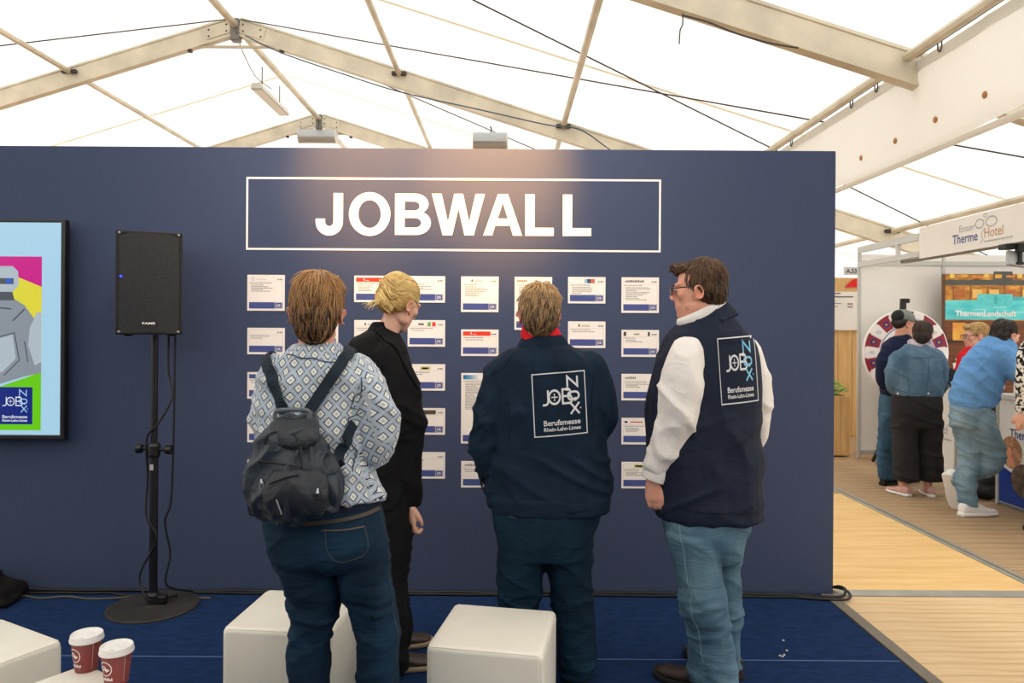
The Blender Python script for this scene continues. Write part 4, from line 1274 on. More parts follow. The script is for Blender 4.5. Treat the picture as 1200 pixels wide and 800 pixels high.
# ------------------------------------------------------------------ people: shared builders
def skin_mat(name, col):
    if name in MATS: return MATS[name]
    m = mat(name, col, .5, .35, var=.06, vscale=25, bump=.08, bscale=220)
    t = m.node_tree
    b = t.nodes['Principled BSDF']
    b.inputs['Subsurface Weight'].default_value = .12
    b.inputs['Subsurface Radius'].default_value = (.02, .008, .004)
    at = nd(t, 'ShaderNodeAttribute', attribute_name='blush')
    mx = nd(t, 'ShaderNodeMix', data_type='RGBA')
    src = b.inputs['Base Color'].links[0].from_socket
    c = lin(col)
    mx.inputs['B'].default_value = (min(1, c[0] * 1.0), c[1] * .58, c[2] * .50, 1)
    t.links.new(at.outputs['Fac'], mx.inputs['Factor'])
    t.links.new(src, mx.inputs['A'])
    t.links.new(mx.outputs['Result'], b.inputs['Base Color'])
    return m

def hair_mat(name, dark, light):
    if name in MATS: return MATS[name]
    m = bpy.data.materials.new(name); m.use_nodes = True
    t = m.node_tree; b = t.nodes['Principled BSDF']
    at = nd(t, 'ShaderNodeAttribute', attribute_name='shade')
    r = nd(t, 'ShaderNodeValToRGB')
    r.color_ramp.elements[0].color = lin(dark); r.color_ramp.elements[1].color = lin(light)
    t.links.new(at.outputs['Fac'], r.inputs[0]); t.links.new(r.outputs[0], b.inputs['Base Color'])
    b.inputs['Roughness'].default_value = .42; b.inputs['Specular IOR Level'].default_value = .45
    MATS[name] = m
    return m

def wrinkle(m, scale=(9, 9, 22), dist=.012, strength=.55):
    t = m.node_tree; b = t.nodes['Principled BSDF']
    tc = nd(t, 'ShaderNodeTexCoord'); mp = nd(t, 'ShaderNodeMapping'); mp.inputs['Scale'].default_value = scale
    mp.inputs['Rotation'].default_value = (0, .35, 0)
    t.links.new(tc.outputs['Object'], mp.inputs['Vector'])
    n = nd(t, 'ShaderNodeTexNoise'); n.inputs['Scale'].default_value = 1.0; n.inputs['Detail'].default_value = 3.0; n.inputs['Distortion'].default_value = 1.2
    t.links.new(mp.outputs[0], n.inputs['Vector'])
    bp = nd(t, 'ShaderNodeBump'); bp.inputs['Strength'].default_value = strength; bp.inputs['Distance'].default_value = dist
    t.links.new(n.outputs['Fac'], bp.inputs['Height'])
    if b.inputs['Normal'].links:
        t.links.new(b.inputs['Normal'].links[0].from_socket, bp.inputs['Normal'])
    t.links.new(bp.outputs[0], b.inputs['Normal'])
    return m
def denim(name, col, col2, rough=.85):
    if name in MATS: return MATS[name]
    m = mat(name, col, rough, .2, var=.3, vscale=5, bump=.35, bscale=420, col2=col2, stretch=(1.4, 1.4, .8))
    return wrinkle(m, (7, 7, 26), .012, .6)

def head_shapes(M, female=False):
    """head parts in head space (x right, y forward, z up, origin between the ears), placed by M"""
    f = .90 if female else 1.0
    P = [ball((0, -.012, .035), (.074, .094, .084)), ball((0, .022, -.025), (.064, .070, .080)),
         ball((0, .052, -.062), (.046 * f, .046, .050)), ball((0, .076, -.098), (.024 * f, .018, .017)),
         ball((0, .034, -.080), (.050 * f, .048, .034)), ball((0, .060, -.082), (.036 * f, .034, .030))]
    for s in (-1, 1):
        P += [ball((s * .030, .078, .026), (.027, .014, .010)), ball((s * .043, .062, -.016), (.022, .020, .022)),
              ball((s * .030, .076, .006), (.017, .014, .010)), ball((s * .046, .018, -.066), (.018, .040, .026))]
        E = Matrix.Rotation(s * R(-26), 4, 'Z') @ Matrix.Rotation(R(-10), 4, 'X')
        P.append(ball((s * .078, -.006, -.012), (.0050, .017 * f, .026 * f), E, 14, 10))
        ring = []
        for a in np.linspace(-2.0, 2.75, 14):
            v = E @ Vector((s * .0095, -.018 * f * math.cos(a), .027 * f * math.sin(a)))
            ring.append((Vector((s * .080, -.007, -.012)) + v, .0046))
        P.append(tube(ring, sub=1, N=8))
        P.append(ball((s * .082, .009 * f, -.014), (.0050, .0045, .008)))
        P.append(ball((s * .077, .002, -.034), (.006, .009, .010)))
        P.append(ball((s * .011, .101, -.030), (.010, .011, .008)))
    P += [tube([((0, .086, .024), .008), ((0, .097, .002), .0085), ((0, .109, -.021), .0105)], N=10),
          ball((0, .107, -.025), (.0115, .011, .009)),
          ball((0, .090, -.052), (.024, .010, .0065)), ball((0, .088, -.062), (.021, .010, .0065)), ball((0, .080, -.052), (.032, .018, .020))]
    return [xform(p, M) for p in P]

def hand_shapes(M, side, curl=1.0, sc=1.0):
    """wrist at origin, fingers along -z, palm faces +y, thumb on the side*x side"""
    P = [loft([((0, 0, .03), (.026, 0, 0), (0, .019, 0), 2.2), ((0, 0, 0), (.028, 0, 0), (0, .018, 0), 2.3), ((0, 0, -.035), (.038, 0, 0), (0, .016, 0), 2.6), ((0, .002, -.075), (.042, 0, 0), (0, .014, 0), 2.8), ((0, .004, -.090), (.036, 0, 0), (0, .010, 0), 2.6)], N=16)]
    for i, (x, L) in enumerate(((.031, .072), (.011, .080), (-.010, .076), (-.030, .060))):
        x *= side
        p = Vector((x, .002, -.080)); a = .18 * curl
        pts = [(p.copy(), .0098)]
        for k, (fr, bend) in enumerate(((.45, .75), (.32, .95), (.23, .6))):
            d = Vector((x * .10 * (1 - curl * .5), math.sin(a), -math.cos(a)))
            p = p + d * L * fr * 1.05
            pts.append((p.copy(), .0090 - .0011 * k))
            a += bend * curl
        P.append(tube(pts, sub=3, N=10))
    th = [((.026 * side, .004, -.022), .014), ((.045 * side, .012, -.045), .0125), ((.050 * side, .024, -.068), .0105), ((.044 * side, .034, -.088), .0090)]
    P.append(tube(th, sub=3, N=10))
    S = Matrix.Diagonal((sc, sc, sc, 1))
    return [xform(p, M @ S) for p in P]

def folds(V, F, spec, seed=0):
    """cloth folds: list of (amp, scale xyz, tilt, mask_fn)"""
    n = vnormals(V, F)
    d = np.zeros(len(V))
    for k, (amp, sc, tilt, mask) in enumerate(spec):
        q = V.copy()
        w_ = vnoise(V * 5.0 + 3.1 * k) - .5
        q[:, 2] = q[:, 2] + tilt * q[:, 0] + .05 * w_
        q[:, 0] = q[:, 0] + .04 * w_
        q = q * np.array(sc) + 17.3 * k + seed
        a = vnoise(q)
        r = 1 - np.abs(2 * a - 1)
        r = r ** 3 - .22
        d += 2.1 * amp * r * (mask(V) if mask else 1.0)
    return V + n * d[:, None]

def make_hair(parent, M, shapes, flow, n, length, m, rad=.0022, lift=.004, vox=.007, keep=None, base_shade=.35, light=lambda q: 0, name='hair', seed=3, spike=None):
    rng = random.Random(seed)
    V, F = remesh([xform(s, M) for s in shapes], vox, 2)
    Mi = M.inverted()
    bv = BVHTree.FromPolygons([Vector(v) for v in V], F)
    parts = [(V, F)]
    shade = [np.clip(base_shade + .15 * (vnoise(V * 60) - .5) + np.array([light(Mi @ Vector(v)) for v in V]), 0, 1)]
    A3 = M.to_3x3()
    tries = 0; made = 0
    seg = 5
    while made < n and tries < n * 6:
        tries += 1
        p = Vector(V[rng.randrange(len(V))])
        q = Mi @ p
        if keep and not keep(q): continue
        L = length * rng.uniform(.7, 1.3)
        pts = []
        ok = True
        jit = Vector((rng.gauss(0, .22), rng.gauss(0, .22), rng.gauss(0, .22)))
        lf = lift * rng.uniform(.2, 1.5) + (spike(q) * rng.uniform(0, 1) if spike else 0)
        for k in range(seg + 1):
            h = bv.find_nearest(p)
            if h[0] is None: ok = False; break
            nrm = h[1]
            t = k / seg
            pts.append((h[0] + nrm * (lf * (.3 + .9 * t)), rad * (1 - .75 * t * t)))
            d = A3 @ (flow(Mi @ h[0]) + jit)
            d = d - nrm * d.dot(nrm)
            if d.length < 1e-6: ok = False; break
            p = h[0] + d.normalized() * (L / seg)
        if not ok: continue
        parts.append(tube(pts, sub=1, N=4, round_ends=False))
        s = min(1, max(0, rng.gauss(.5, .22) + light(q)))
        shade.append(np.full(len(parts[-1][0]), s))
        made += 1
    Va, Fa = join(parts)
    o = mk(name, Va, Fa, m, parent, smooth=True)
    at = o.data.attributes.new('shade', 'FLOAT', 'POINT')
    at.data.foreach_set('value', np.concatenate(shade))
    return o

HAIR_SHAPES_SHORT = [ball((0, -.016, .040), (.083, .099, .089)), ball((0, -.050, -.018), (.072, .058, .074)), ball((0, -.058, -.052), (.056, .044, .046)),
                     ball((.052, -.002, .032), (.031, .052, .034)), ball((-.052, -.002, .032), (.031, .052, .034))]
def flow_crown(c, down=.8):
    c = Vector(c)
    def f(q):
        d = q - c
        d = d.normalized() if d.length > 1e-5 else Vector((0, -1, 0))
        return d + Vector((0, 0, -down))
    return f

def shoe(parent, x, y, yaw, m, sole_m, L=1.0, pitch=0.0, z=0.008, laces=None):
    M = Matrix.Translation((x, y, z)) @ Matrix.Rotation(yaw, 4, 'Z') @ Matrix.Rotation(pitch, 4, 'X') @ Matrix.Diagonal((L, L, L, 1))
    def rg(y, hw, z0, z1, e=2.4): return ((0, y, (z0 + z1) / 2), (hw, 0, 0), (0, 0, (z1 - z0) / 2), e)
    up = loft([rg(-.078, .018, .02, .075), rg(-.072, .030, .016, .088), (( 0, -.045, .058), (.037, 0, 0), (0, 0, .044), 2.4), rg(0, .038, .014, .098), rg(.05, .042, .014, .080), rg(.10, .047, .014, .060), rg(.15, .046, .014, .050), rg(.185, .036, .014, .044), rg(.202, .016, .018, .036)], N=20)
    so = loft([((0, -.084, .014), (.016, 0, 0), (0, 0, .014), 4), ((0, -.07, .014), (.036, 0, 0), (0, 0, .014), 5), ((0, 0, .013), (.040, 0, 0), (0, 0, .013), 5), ((0, .10, .013), (.051, 0, 0), (0, 0, .013), 5), ((0, .16, .014), (.049, 0, 0), (0, 0, .013), 5), ((0, .195, .016), (.036, 0, 0), (0, 0, .013), 5), ((0, .212, .018), (.014, 0, 0), (0, 0, .011), 4)], N=24)
    s = mk('shoe', *xform(up, M), m, parent, smooth=True)
    mk('sole', *xform(so, M), sole_m, s, smooth=True)
    if laces:
        for k in range(4):
            yy = .045 + .022 * k
            zz = .086 - .0085 * k
            mk('lace', *xform(tube([((-.022, yy, zz - .006), .003), ((0, yy + .003, zz + .002), .003), ((.022, yy, zz - .006), .003)], sub=2, N=6), M), laces, s)
    return s

class Person:
    def __init__(self, Y, px, label, skin=(214, 160, 132), floor=.008, group=None):
        self.Y = Y; self.k = FPX / Y
        p = pix(px, 385, Y)
        self.root = thing('person', (p.x, Y, floor), label, 'person', group)
        self.skin = skin_mat('skin_%d_%d_%d' % skin, skin)
        self.body = []
    def p(self, px, py, dy=0.0):
        return pix(px, py, self.Y + dy)
    def rings(self, rs, e=2.3, sub=4):
        out = []
        for r in rs:
            py, xl, xr, dy, hd = r[:5]
            ex = r[5] if len(r) > 5 else e
            out.append((self.p((xl + xr) / 2, py, dy), ((xr - xl) / 2 * (self.Y + dy) / FPX, 0, 0), (0, hd, 0), ex))
        return out
    def loft(self, rs, e=2.3, shrink=1.0):
        R_ = [(c, tuple(q * shrink for q in a), tuple(q * shrink for q in b), ex) for c, a, b, ex in self.rings(rs, e)]
        return loft(R_)
    def tube(self, js, shrink=1.0):
        return tube([(self.p(a, b, c), r * shrink) for a, b, c, r in js], sub=5, N=16)
    def head(self, px, py, yaw, pitch=0, roll=0, dy=0, sc=1.0):
        self.M = Matrix.Translation(self.p(px, py, dy)) @ Matrix.Rotation(roll, 4, 'Y') @ Matrix.Rotation(yaw, 4, 'Z') @ Matrix.Rotation(pitch, 4, 'X') @ Matrix.Diagonal((sc, sc, sc, 1))
        return self.M
    def build_body(self, shapes, vox=.007, smooth=4, eyes=True, female=False, ears_blush=True):
        Mi = self.M.inverted()
        V, F = remesh(shapes + head_shapes(self.M, female), vox, smooth)
        o = mk('body', V, F, self.skin, self.root, smooth=True)
        A = np.array(Mi.to_3x3()); L = V @ A.T + np.array(Mi.translation)
        def bl(c, r): return np.exp(-((L - np.array(c)) ** 2 / np.array(r) ** 2).sum(1))
        b = .9 * bl((0, .095, -.057), (.022, .02, .009)) + .35 * bl((0, .115, -.025), (.014, .02, .014))
        for s in (-1, 1):
            b += .4 * bl((s * .083, -.006, -.012), (.012, .03, .04)) + .22 * bl((s * .045, .075, -.025), (.025, .03, .022))
        at = o.data.attributes.new('blush', 'FLOAT', 'POINT')
        at.data.foreach_set('value', np.clip(b, 0, 1))
        if eyes:
            ew = mat('eye_white', (232, 228, 224), .3); ei = mat('eye_iris', (46, 36, 30), .25)
            for s in (-1, 1):
                e = mk('eye', *xform(ball((s * .031, .082, .006), (.0115, .0095, .0075), nu=12, nv=8), self.M), ew, o, smooth=True)
                br = mk('eyebrow', *xform(tube([((s * .014, .0945, .024), .0032), ((s * .030, .0945, .029), .0034), ((s * .047, .083, .024), .0022)], sub=3, N=6), self.M), mat('eyebrow', (96, 70, 48), .7), o, smooth=True)
        return o
    def cloth(self, name, shapes, m, vox=.011, smooth=3, fold=None, seed=0, parent=None):
        V, F = remesh(shapes, vox, smooth)
        if fold: V = folds(V, F, fold, seed)
        o = mk(name, V, F, m, parent or self.root, smooth=True)
        o2 = (V, F, BVHTree.FromPolygons([Vector(v) for v in V], F))
        return o, o2

def project(bv, p2, O, A, B, D, lift=.004):
    """lay flat artwork on a garment: cast every point along D and lift it off the cloth"""
    v, f = p2
    O, A, B, D = Vector(O), Vector(A), Vector(B), Vector(D).normalized()
    out = []
    last = None
    for x, y in v:
        p = O + A * x + B * y
        h = bv.ray_cast(p - D * .5, D)
        if h[0] is None:
            h = bv.find_nearest(p)
        out.append(tuple(h[0] - D * lift))
    return np.array(out), f

def strap(bv, pts, width, m, name, parent, lift=.006, thick=.004, up=None):
    """flat webbing that follows a garment surface through the given points"""
    P = catmull([np.array(p, float) for p in pts], 8)
    S = []
    for p in P:
        h = bv.find_nearest(Vector(p))
        S.append((h[0], h[1]))
    V, F = [], []
    n = len(S)
    for i in range(n):
        a = S[max(i - 1, 0)][0]; b = S[min(i + 1, n - 1)][0]
        t = (b - a).normalized()
        nr = (S[max(i - 1, 0)][1] + S[i][1] + S[min(i + 1, n - 1)][1]).normalized()
        s = t.cross(nr).normalized() * width / 2
        c = S[i][0] + nr * lift
        V += [c - s, c + s, c + s + nr * thick, c - s + nr * thick]
    for i in range(n - 1):
        for k in range(4):
            a, b = i * 4 + k, i * 4 + (k + 1) % 4
            F.append((a, b, b + 4, a + 4))
    F += [(3, 2, 1, 0), (4 * n - 4, 4 * n - 3, 4 * n - 2, 4 * n - 1)]
    return mk(name, [tuple(v) for v in V], F, m, parent)

def band(c, lo, hi, soft=.03, axis=2):
    def f(V):
        z = V[:, axis]
        return np.clip((z - lo) / soft, 0, 1) * np.clip((hi - z) / soft, 0, 1)
    return f

# ------------------------------------------------------------------ person with the backpack
def person_backpack():
    P = Person(2.40, 372, 'person in a diamond-patterned jacket and blue jeans wearing a backpack', (216, 158, 134))
    # patterned jacket cloth
    m = bpy.data.materials.new('diamond_pattern_cloth'); m.use_nodes = True
    t = m.node_tree; b = t.nodes['Principled BSDF']
    at = nd(t, 'ShaderNodeAttribute', attribute_name='pat')
    sp = nd(t, 'ShaderNodeSeparateXYZ'); t.links.new(at.outputs['Vector'], sp.inputs[0])
    def mth(op, a, b_=None, v=None):
        n = nd(t, 'ShaderNodeMath', operation=op)
        for i, s in enumerate((a, b_)):
            if s is None: continue
            if isinstance(s, (int, float)): n.inputs[i].default_value = s
            else: t.links.new(s, n.inputs[i])
        return n.outputs[0]
    u = mth('DIVIDE', sp.outputs[0], .041); v = mth('DIVIDE', sp.outputs[1], .052)
    a1 = mth('FRACT', mth('ADD', u, v)); a2 = mth('FRACT', mth('SUBTRACT', u, v))
    m1 = mth('ABSOLUTE', mth('SUBTRACT', a1, .5)); m2 = mth('ABSOLUTE', mth('SUBTRACT', a2, .5))
    mm = mth('MULTIPLY', mth('MAXIMUM', m1, m2), 2.0)
    nz = nd(t, 'ShaderNodeTexNoise'); nz.inputs['Scale'].default_value = 160
    tc = nd(t, 'ShaderNodeTexCoord'); t.links.new(tc.outputs['Object'], nz.inputs['Vector'])
    mm2 = mth('ADD', mm, mth('MULTIPLY', mth('SUBTRACT', nz.outputs['Fac'], .5), .16))
    r = nd(t, 'ShaderNodeValToRGB'); r.color_ramp.interpolation = 'LINEAR'
    els = [(0.0, (176, 184, 172)), (.16, (188, 196, 190)), (.22, (232, 234, 230)), (.48, (232, 234, 230)), (.54, (40, 52, 70)), (.66, (48, 60, 80)), (.71, (206, 216, 224)), (.80, (164, 182, 200)), (.92, (158, 177, 197)), (1.0, (220, 226, 232))]
    while len(r.color_ramp.elements) < len(els): r.color_ramp.elements.new(.5)
    for e, (p_, c_) in zip(r.color_ramp.elements, els): e.position = p_; e.color = lin(c_)
    t.links.new(mm2, r.inputs[0]); t.links.new(r.outputs[0], b.inputs['Base Color'])
    b.inputs['Roughness'].default_value = .85; b.inputs['Specular IOR Level'].default_value = .2
    bp = nd(t, 'ShaderNodeBump'); bp.inputs['Strength'].default_value = .25; bp.inputs['Distance'].default_value = .002
    nz2 = nd(t, 'ShaderNodeTexNoise'); nz2.inputs['Scale'].default_value = 380; t.links.new(tc.outputs['Object'], nz2.inputs['Vector'])
    t.links.new(nz2.outputs['Fac'], bp.inputs['Height']); t.links.new(bp.outputs[0], b.inputs['Normal'])
    torso = [(404, 350, 398, -.012, .056), (412, 338, 408, -.008, .075), (422, 319, 421, 0, .095), (436, 307, 431, 0, .112), (465, 306, 430, 0, .125), (500, 308, 428, 0, .13), (535, 307, 429, 0, .125), (562, 304, 438, 0, .125), (583, 302, 451, 0, .132)]
    ra = [(416, 436, 0, .060), (434, 468, -.012, .062), (443, 500, -.02, .060), (440, 523, .0, .056), (424, 530, .13, .046), (404, 516, .25, .036)]
    la = [(324, 438, 0, .056), (318, 474, -.01, .053), (317, 508, 0, .051), (321, 531, .03, .050), (335, 532, .15, .042), (362, 516, .25, .035)]
    jk, (V, F, bv) = P.cloth('jacket', [P.loft(torso, 2.4), P.tube(ra), P.tube(la)], m, .010, 3,
        [(.007, (4, 4, 12), .5, band(None, .85, 1.35)), (.006, (10, 10, 5), -.8, None), (.004, (18, 18, 9), .6, None)], 3)
    # pattern coordinates: around the torso or around the sleeve, whichever is nearer
    cx = P.p(370, 500).x
    ang = np.arctan2(V[:, 0] - cx, -(V[:, 1] - P.Y) + .10)
    uv = np.column_stack([ang * .20, V[:, 2], np.zeros(len(V))])
    for side, arm in ((1, ra), (-1, la)):
        pts = [np.array(P.p(a, b_, c)) for a, b_, c, r_ in (arm[0], arm[3])]
        seg = np.concatenate([[0], np.cumsum([np.linalg.norm(pts[i + 1] - pts[i]) for i in range(len(pts) - 1)])])
        best = np.full(len(V), 9.0); su = np.zeros(len(V)); sv = np.zeros(len(V))
        for i in range(1):
            d = pts[i + 1] - pts[i]; L = np.linalg.norm(d); dn = d / L
            tt = (V - pts[i]) @ dn
            q = V - (pts[i] + np.outer(tt, dn)); di = np.linalg.norm(q, axis=1)
            sideax = np.cross(dn, np.array([0, -1.0, 0]) if abs(dn[1]) < .7 else np.array([0, 0, 1.0])); sideax /= np.linalg.norm(sideax)
            oth = np.cross(sideax, dn)
            ang_ = np.arctan2(q @ sideax, q @ oth)
            w = di < best
            best[w] = di[w]; su[w] = (ang_ * .055)[w]; sv[w] = (seg[i] + tt)[w]
        xe = P.p(418 if side > 0 else 321, 500).x
        msk = (best < .085) & ((V[:, 0] - xe) * side > 0)
        uv[msk, 0] = su[msk]; uv[msk, 1] = sv[msk]
    at_ = jk.data.attributes.new('pat', 'FLOAT_VECTOR', 'POINT')
    at_.data.foreach_set('vector', uv.ravel())
    # stand-up collar
    col_, cc = P.cloth('collar', [P.loft([(401, 351, 397, -.012, .060), (406, 346, 402, -.012, .068), (415, 336, 410, -.010, .078), (418, 334, 412, -.01, .080)], 2.2)], m, .007, 2, None, parent=jk)
    vv = cc[0]
    a3 = col_.data.attributes.new('pat', 'FLOAT_VECTOR', 'POINT')
    a3.data.foreach_set('vector', np.column_stack([np.arctan2(vv[:, 0] - cx, -(vv[:, 1] - P.Y) + .1) * .2, vv[:, 2] + .01, np.zeros(len(vv))]).ravel())
    for y_, (q0, q1) in ((0, (326, 432)),):
        pass
    # yoke seam and arm seams
    sm = mat('jacket_seam', (66, 80, 100), .9)
    strap(bv, [P.p(334, 414, -.09), P.p(372, 419, -.12), P.p(410, 416, -.09)], .004, sm, 'yoke_seam', jk, .0015, .001)
    strap(bv, [P.p(424, 440, -.08), P.p(420, 480, -.12), P.p(420, 520, -.12), P.p(424, 545, -.12)], .004, sm, 'sleeve_seam', jk, .0015, .001)
    un, _ = P.cloth('undershirt', [P.loft([(570, 308, 440, 0, .118), (586, 309, 446, 0, .122), (600, 310, 447, 0, .124)], 2.3)], mat('navy_undershirt', (22, 30, 52), .9), .012, 2)
    jm = denim('dark_blue_jeans', (24, 54, 78), (12, 32, 50))
    pel = [(588, 313, 446, 0, .118), (605, 308, 450, -.012, .132), (628, 312, 454, -.022, .145), (648, 319, 456, -.02, .140), (660, 324, 456, -.01, .115)]
    ll = [(655, 322, 396, -.015, .110), (680, 332, 397, -.01, .108), (702, 340, 398, .0, .095), (722, 341, 392, 0, .085), (740, 340, 387, 0, .078), (760, 338, 386, 0, .080), (800, 340, 385, -.005, .075), (850, 343, 382, .0, .062), (896, 347, 380, 0, .058)]
    rl = [(655, 394, 456, -.015, .110), (680, 398, 457, -.01, .108), (702, 406, 460, .0, .095), (722, 414, 463, 0, .086), (742, 419, 466, 0, .080), (762, 419, 467, 0, .080), (800, 418, 468, -.005, .075), (850, 424, 466, 0, .062), (896, 429, 464, 0, .058)]
    z = lambda py: P.p(370, py).z
    jn, (V2, F2, bj) = P.cloth('jeans', [P.loft(pel, 2.3), P.loft(ll, 2.1), P.loft(rl, 2.1)], jm, .009, 3,
        [(.006, (4, 4, 26), .25, band(None, z(760), z(682), .06)), (.004, (7, 7, 20), -.4, None), (.006, (6, 6, 30), .1, band(None, .0, .16))], 9)
    tan = mat('jeans_stitch', (112, 98, 80), .8)
    strap(bj, [P.p(310, 604, -.05), P.p(330, 612, -.12), P.p(352, 614, -.14), P.p(395, 609, -.14), P.p(430, 601, -.1), P.p(447, 594, -.03)], .012, mat('belt', (74, 66, 58), .6), 'belt', jn, .002, .003)
    for a, b_ in (((377, 622), (430, 615)), ((307, 606), (326, 615))):
        strap(bj, [P.p(a[0], a[1], -.14), P.p((a[0] + b_[0]) / 2, (a[1] + b_[1]) / 2 + 1, -.15), P.p(b_[0], b_[1], -.12)], .004, tan, 'pocket_hem', jn, .001, .001)
    strap(bj, [P.p(381, 623, -.15), P.p(385, 646, -.15), P.p(400, 655, -.15), P.p(424, 652, -.14), P.p(432, 640, -.13), P.p(431, 617, -.12)], .0025, mat('faded_stitch', (70, 78, 82), .8), 'pocket_seam', jn, .001, .001)
    strap(bj, [P.p(351, 614, -.15), P.p(360, 645, -.16), P.p(390, 676, -.13)], .003, mat('seat_seam', (14, 38, 58), .8), 'seat_seam', jn, .001, .0015)
    strap(bj, [P.p(450, 600, -.04), P.p(456, 660, -.03), P.p(462, 720, -.03), P.p(467, 780, -.03)], .0025, MATS['faded_stitch'], 'side_seam', jn, .0008, .001)
    bk = mat('black_leather_shoe', (28, 26, 26), .4, .5); bs = mat('dark_rubber', (30, 30, 32), .8)
    q = P.p(364, 900); shoe(P.root, q.x, P.Y - .02, R(8), bk, bs)
    q = P.p(446, 900); shoe(P.root, q.x, P.Y - .02, R(-8), bk, bs)
    # head and body
    M = P.head(371, 366, R(10), R(-9), R(2))
    neck = [(371, 372, -.02, .058), (371, 392, -.02, .056), (371, 412, -.01, .062), (370, 428, 0, .07)]
    hm = []
    for js, s in ((ra, 1), (la, -1)):
        w = P.p(*js[-1][:3]); e = P.p(*js[-2][:3])
        d = (w - e).normalized()
        zq = -d; yq = Vector((0, 0, -1)); yq = (yq - zq * yq.dot(zq)).normalized(); xq = yq.cross(zq)
        Mh = Matrix(((xq.x, yq.x, zq.x, w.x), (xq.y, yq.y, zq.y, w.y), (xq.z, yq.z, zq.z, w.z), (0, 0, 0, 1)))
        hm += hand_shapes(Mh, s, .8, .92)
    P.build_body([P.loft(torso, 2.3, .86), P.loft(pel, 2.3, .86), P.loft(ll, 2.1, .82), P.loft(rl, 2.1, .82), P.tube(ra, .80), P.tube(la, .80), P.tube(neck)] + hm, .0058, 3, female=True)
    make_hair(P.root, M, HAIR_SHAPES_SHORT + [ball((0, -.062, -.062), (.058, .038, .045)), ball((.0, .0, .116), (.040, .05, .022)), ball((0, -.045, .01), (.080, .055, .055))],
              flow_crown((0, -.03, .14), .55), 1500, .062, hair_mat('auburn_hair', (48, 28, 16), (206, 156, 100)), .0020, .005, light=lambda q: .38 * max(-1, min(1, (q.z - .045) / .07)), spike=lambda q: .014 if q.z > .105 else 0, keep=lambda q: not (abs(q.x) > .052 and q.z < .03 and q.y > -.055))  # crown lighter, nape darker: shorter hair plus shade painted into the strand colour
    # ---- backpack (worn, a thing of its own)
    by = P.Y - .235
    nyl = wrinkle(mat('dark_nylon', (40, 50, 60), .42, .45, var=.2, vscale=9, bump=.3, bscale=260), (16, 16, 16), .012, .7)
    nyl2 = wrinkle(mat('dark_nylon_flap', (32, 38, 46), .48, .45, var=.2, vscale=9, bump=.3, bscale=260), (16, 16, 16), .012, .7)
    bt = thing('backpack', P.p(347, 610, -.235), 'small dark nylon backpack worn on the patterned jacket', 'backpack')
    def bp_(px, py, dy): return P.p(px, py, dy)
    def br(rs, e): return loft([(bp_((a + b_) / 2, py, dy), ((b_ - a) / 2 * (P.Y + dy) / FPX, 0, 0), (0, hd, 0), e) for py, a, b_, dy, hd in rs])
    body, (Vb, Fb, bb) = P.cloth('main_compartment', [br([(486, 328, 360, -.175, .022), (497, 318, 366, -.185, .045), (515, 308, 376, -.20, .068), (540, 301, 386, -.215, .085), (565, 297, 393, -.222, .092), (586, 298, 392, -.222, .088), (597, 306, 384, -.215, .072), (603, 320, 370, -.21, .05)], 2.7)],
        nyl, .007, 2, [(.012, (9, 9, 9), .9, None), (.009, (16, 16, 12), -1.2, None)], 4, parent=bt)
    pk, (Vp, Fp, bpk) = P.cloth('front_pocket', [br([(548, 322, 372, -.29, .02), (560, 314, 384, -.295, .034), (580, 312, 386, -.30, .040), (598, 318, 378, -.292, .034), (606, 328, 368, -.28, .02)], 2.8)], nyl2, .008, 2, [(.007, (14, 14, 12), 1.2, None)], 6, parent=bt)
    P.cloth('top_flap', [br([(489, 322, 362, -.23, .012), (500, 316, 366, -.238, .026), (512, 312, 372, -.25, .034), (524, 316, 366, -.262, .024)], 2.6)], nyl2, .008, 2, [(.004, (16, 16, 14), 1.0, None)], 8, parent=bt)
    hp = [(322, 487), (325, 481.5), (343, 480), (360, 481), (362.5, 487), (358, 495), (343, 497.5), (327, 496), (322, 487)]
    mk('handle', *tube([(bp_(a, b_, -.235), .0068) for a, b_ in hp], sub=5, N=10), mat('handle_grip', (92, 100, 108), .55), bt, smooth=True)
    wb = mat('strap_webbing', (30, 42, 54), .75, .25, bump=.3, bscale=500)
    strap(bv, [bp_(334, 484, -.15), bp_(326, 462, -.13), bp_(319, 440, -.10), bp_(317, 426, -.05), bp_(320, 424, .05), bp_(324, 440, .12), bp_(322, 490, .14)], .036, wb, 'shoulder_strap', bt, .007, .007)
    strap(bv, [bp_(358, 486, -.15), bp_(371, 468, -.14), bp_(386, 446, -.12), bp_(400, 427, -.09), bp_(406, 418, -.04), bp_(406, 420, .05), bp_(404, 440, .12), bp_(408, 490, .14)], .036, wb, 'shoulder_strap', bt, .007, .007)
    strap(bv, [bp_(391, 548, -.15), bp_(402, 530, -.14), bp_(412, 512, -.13), bp_(419, 496, -.10)], .034, wb, 'lower_strap', bt, .007, .006)
    q = bp_(396, 545, -.155)
    mk('strap_buckle', *xform(rbox(-.022, .022, -.006, .006, -.010, .010, .003, 2), Matrix.Translation(q) @ Matrix.Rotation(R(-32), 4, 'Y')), BLACKPL, bt)
    side, _ = P.cloth('side_pocket', [br([(548, 378, 394, -.20, .02), (560, 370, 400, -.22, .05), (580, 372, 401, -.22, .055), (596, 374, 396, -.22, .04)], 2.5)], nyl, .008, 2, [(.005, (14, 14, 12), 1.2, None)], 5, parent=bt)
    zp = mat('zip_silver', (176, 184, 196), .3, metal=.7)
    def hit(px, py):
        o_ = Vector((0, 0, EYE)); d_ = (bp_(px, py, -.3) - o_).normalized()
        hs = [x for x in (bb.ray_cast(o_, d_), bpk.ray_cast(o_, d_)) if x[0]]
        if not hs: return bp_(px, py, -.32)
        return min(hs, key=lambda x: x[3])[0] - d_ * .006
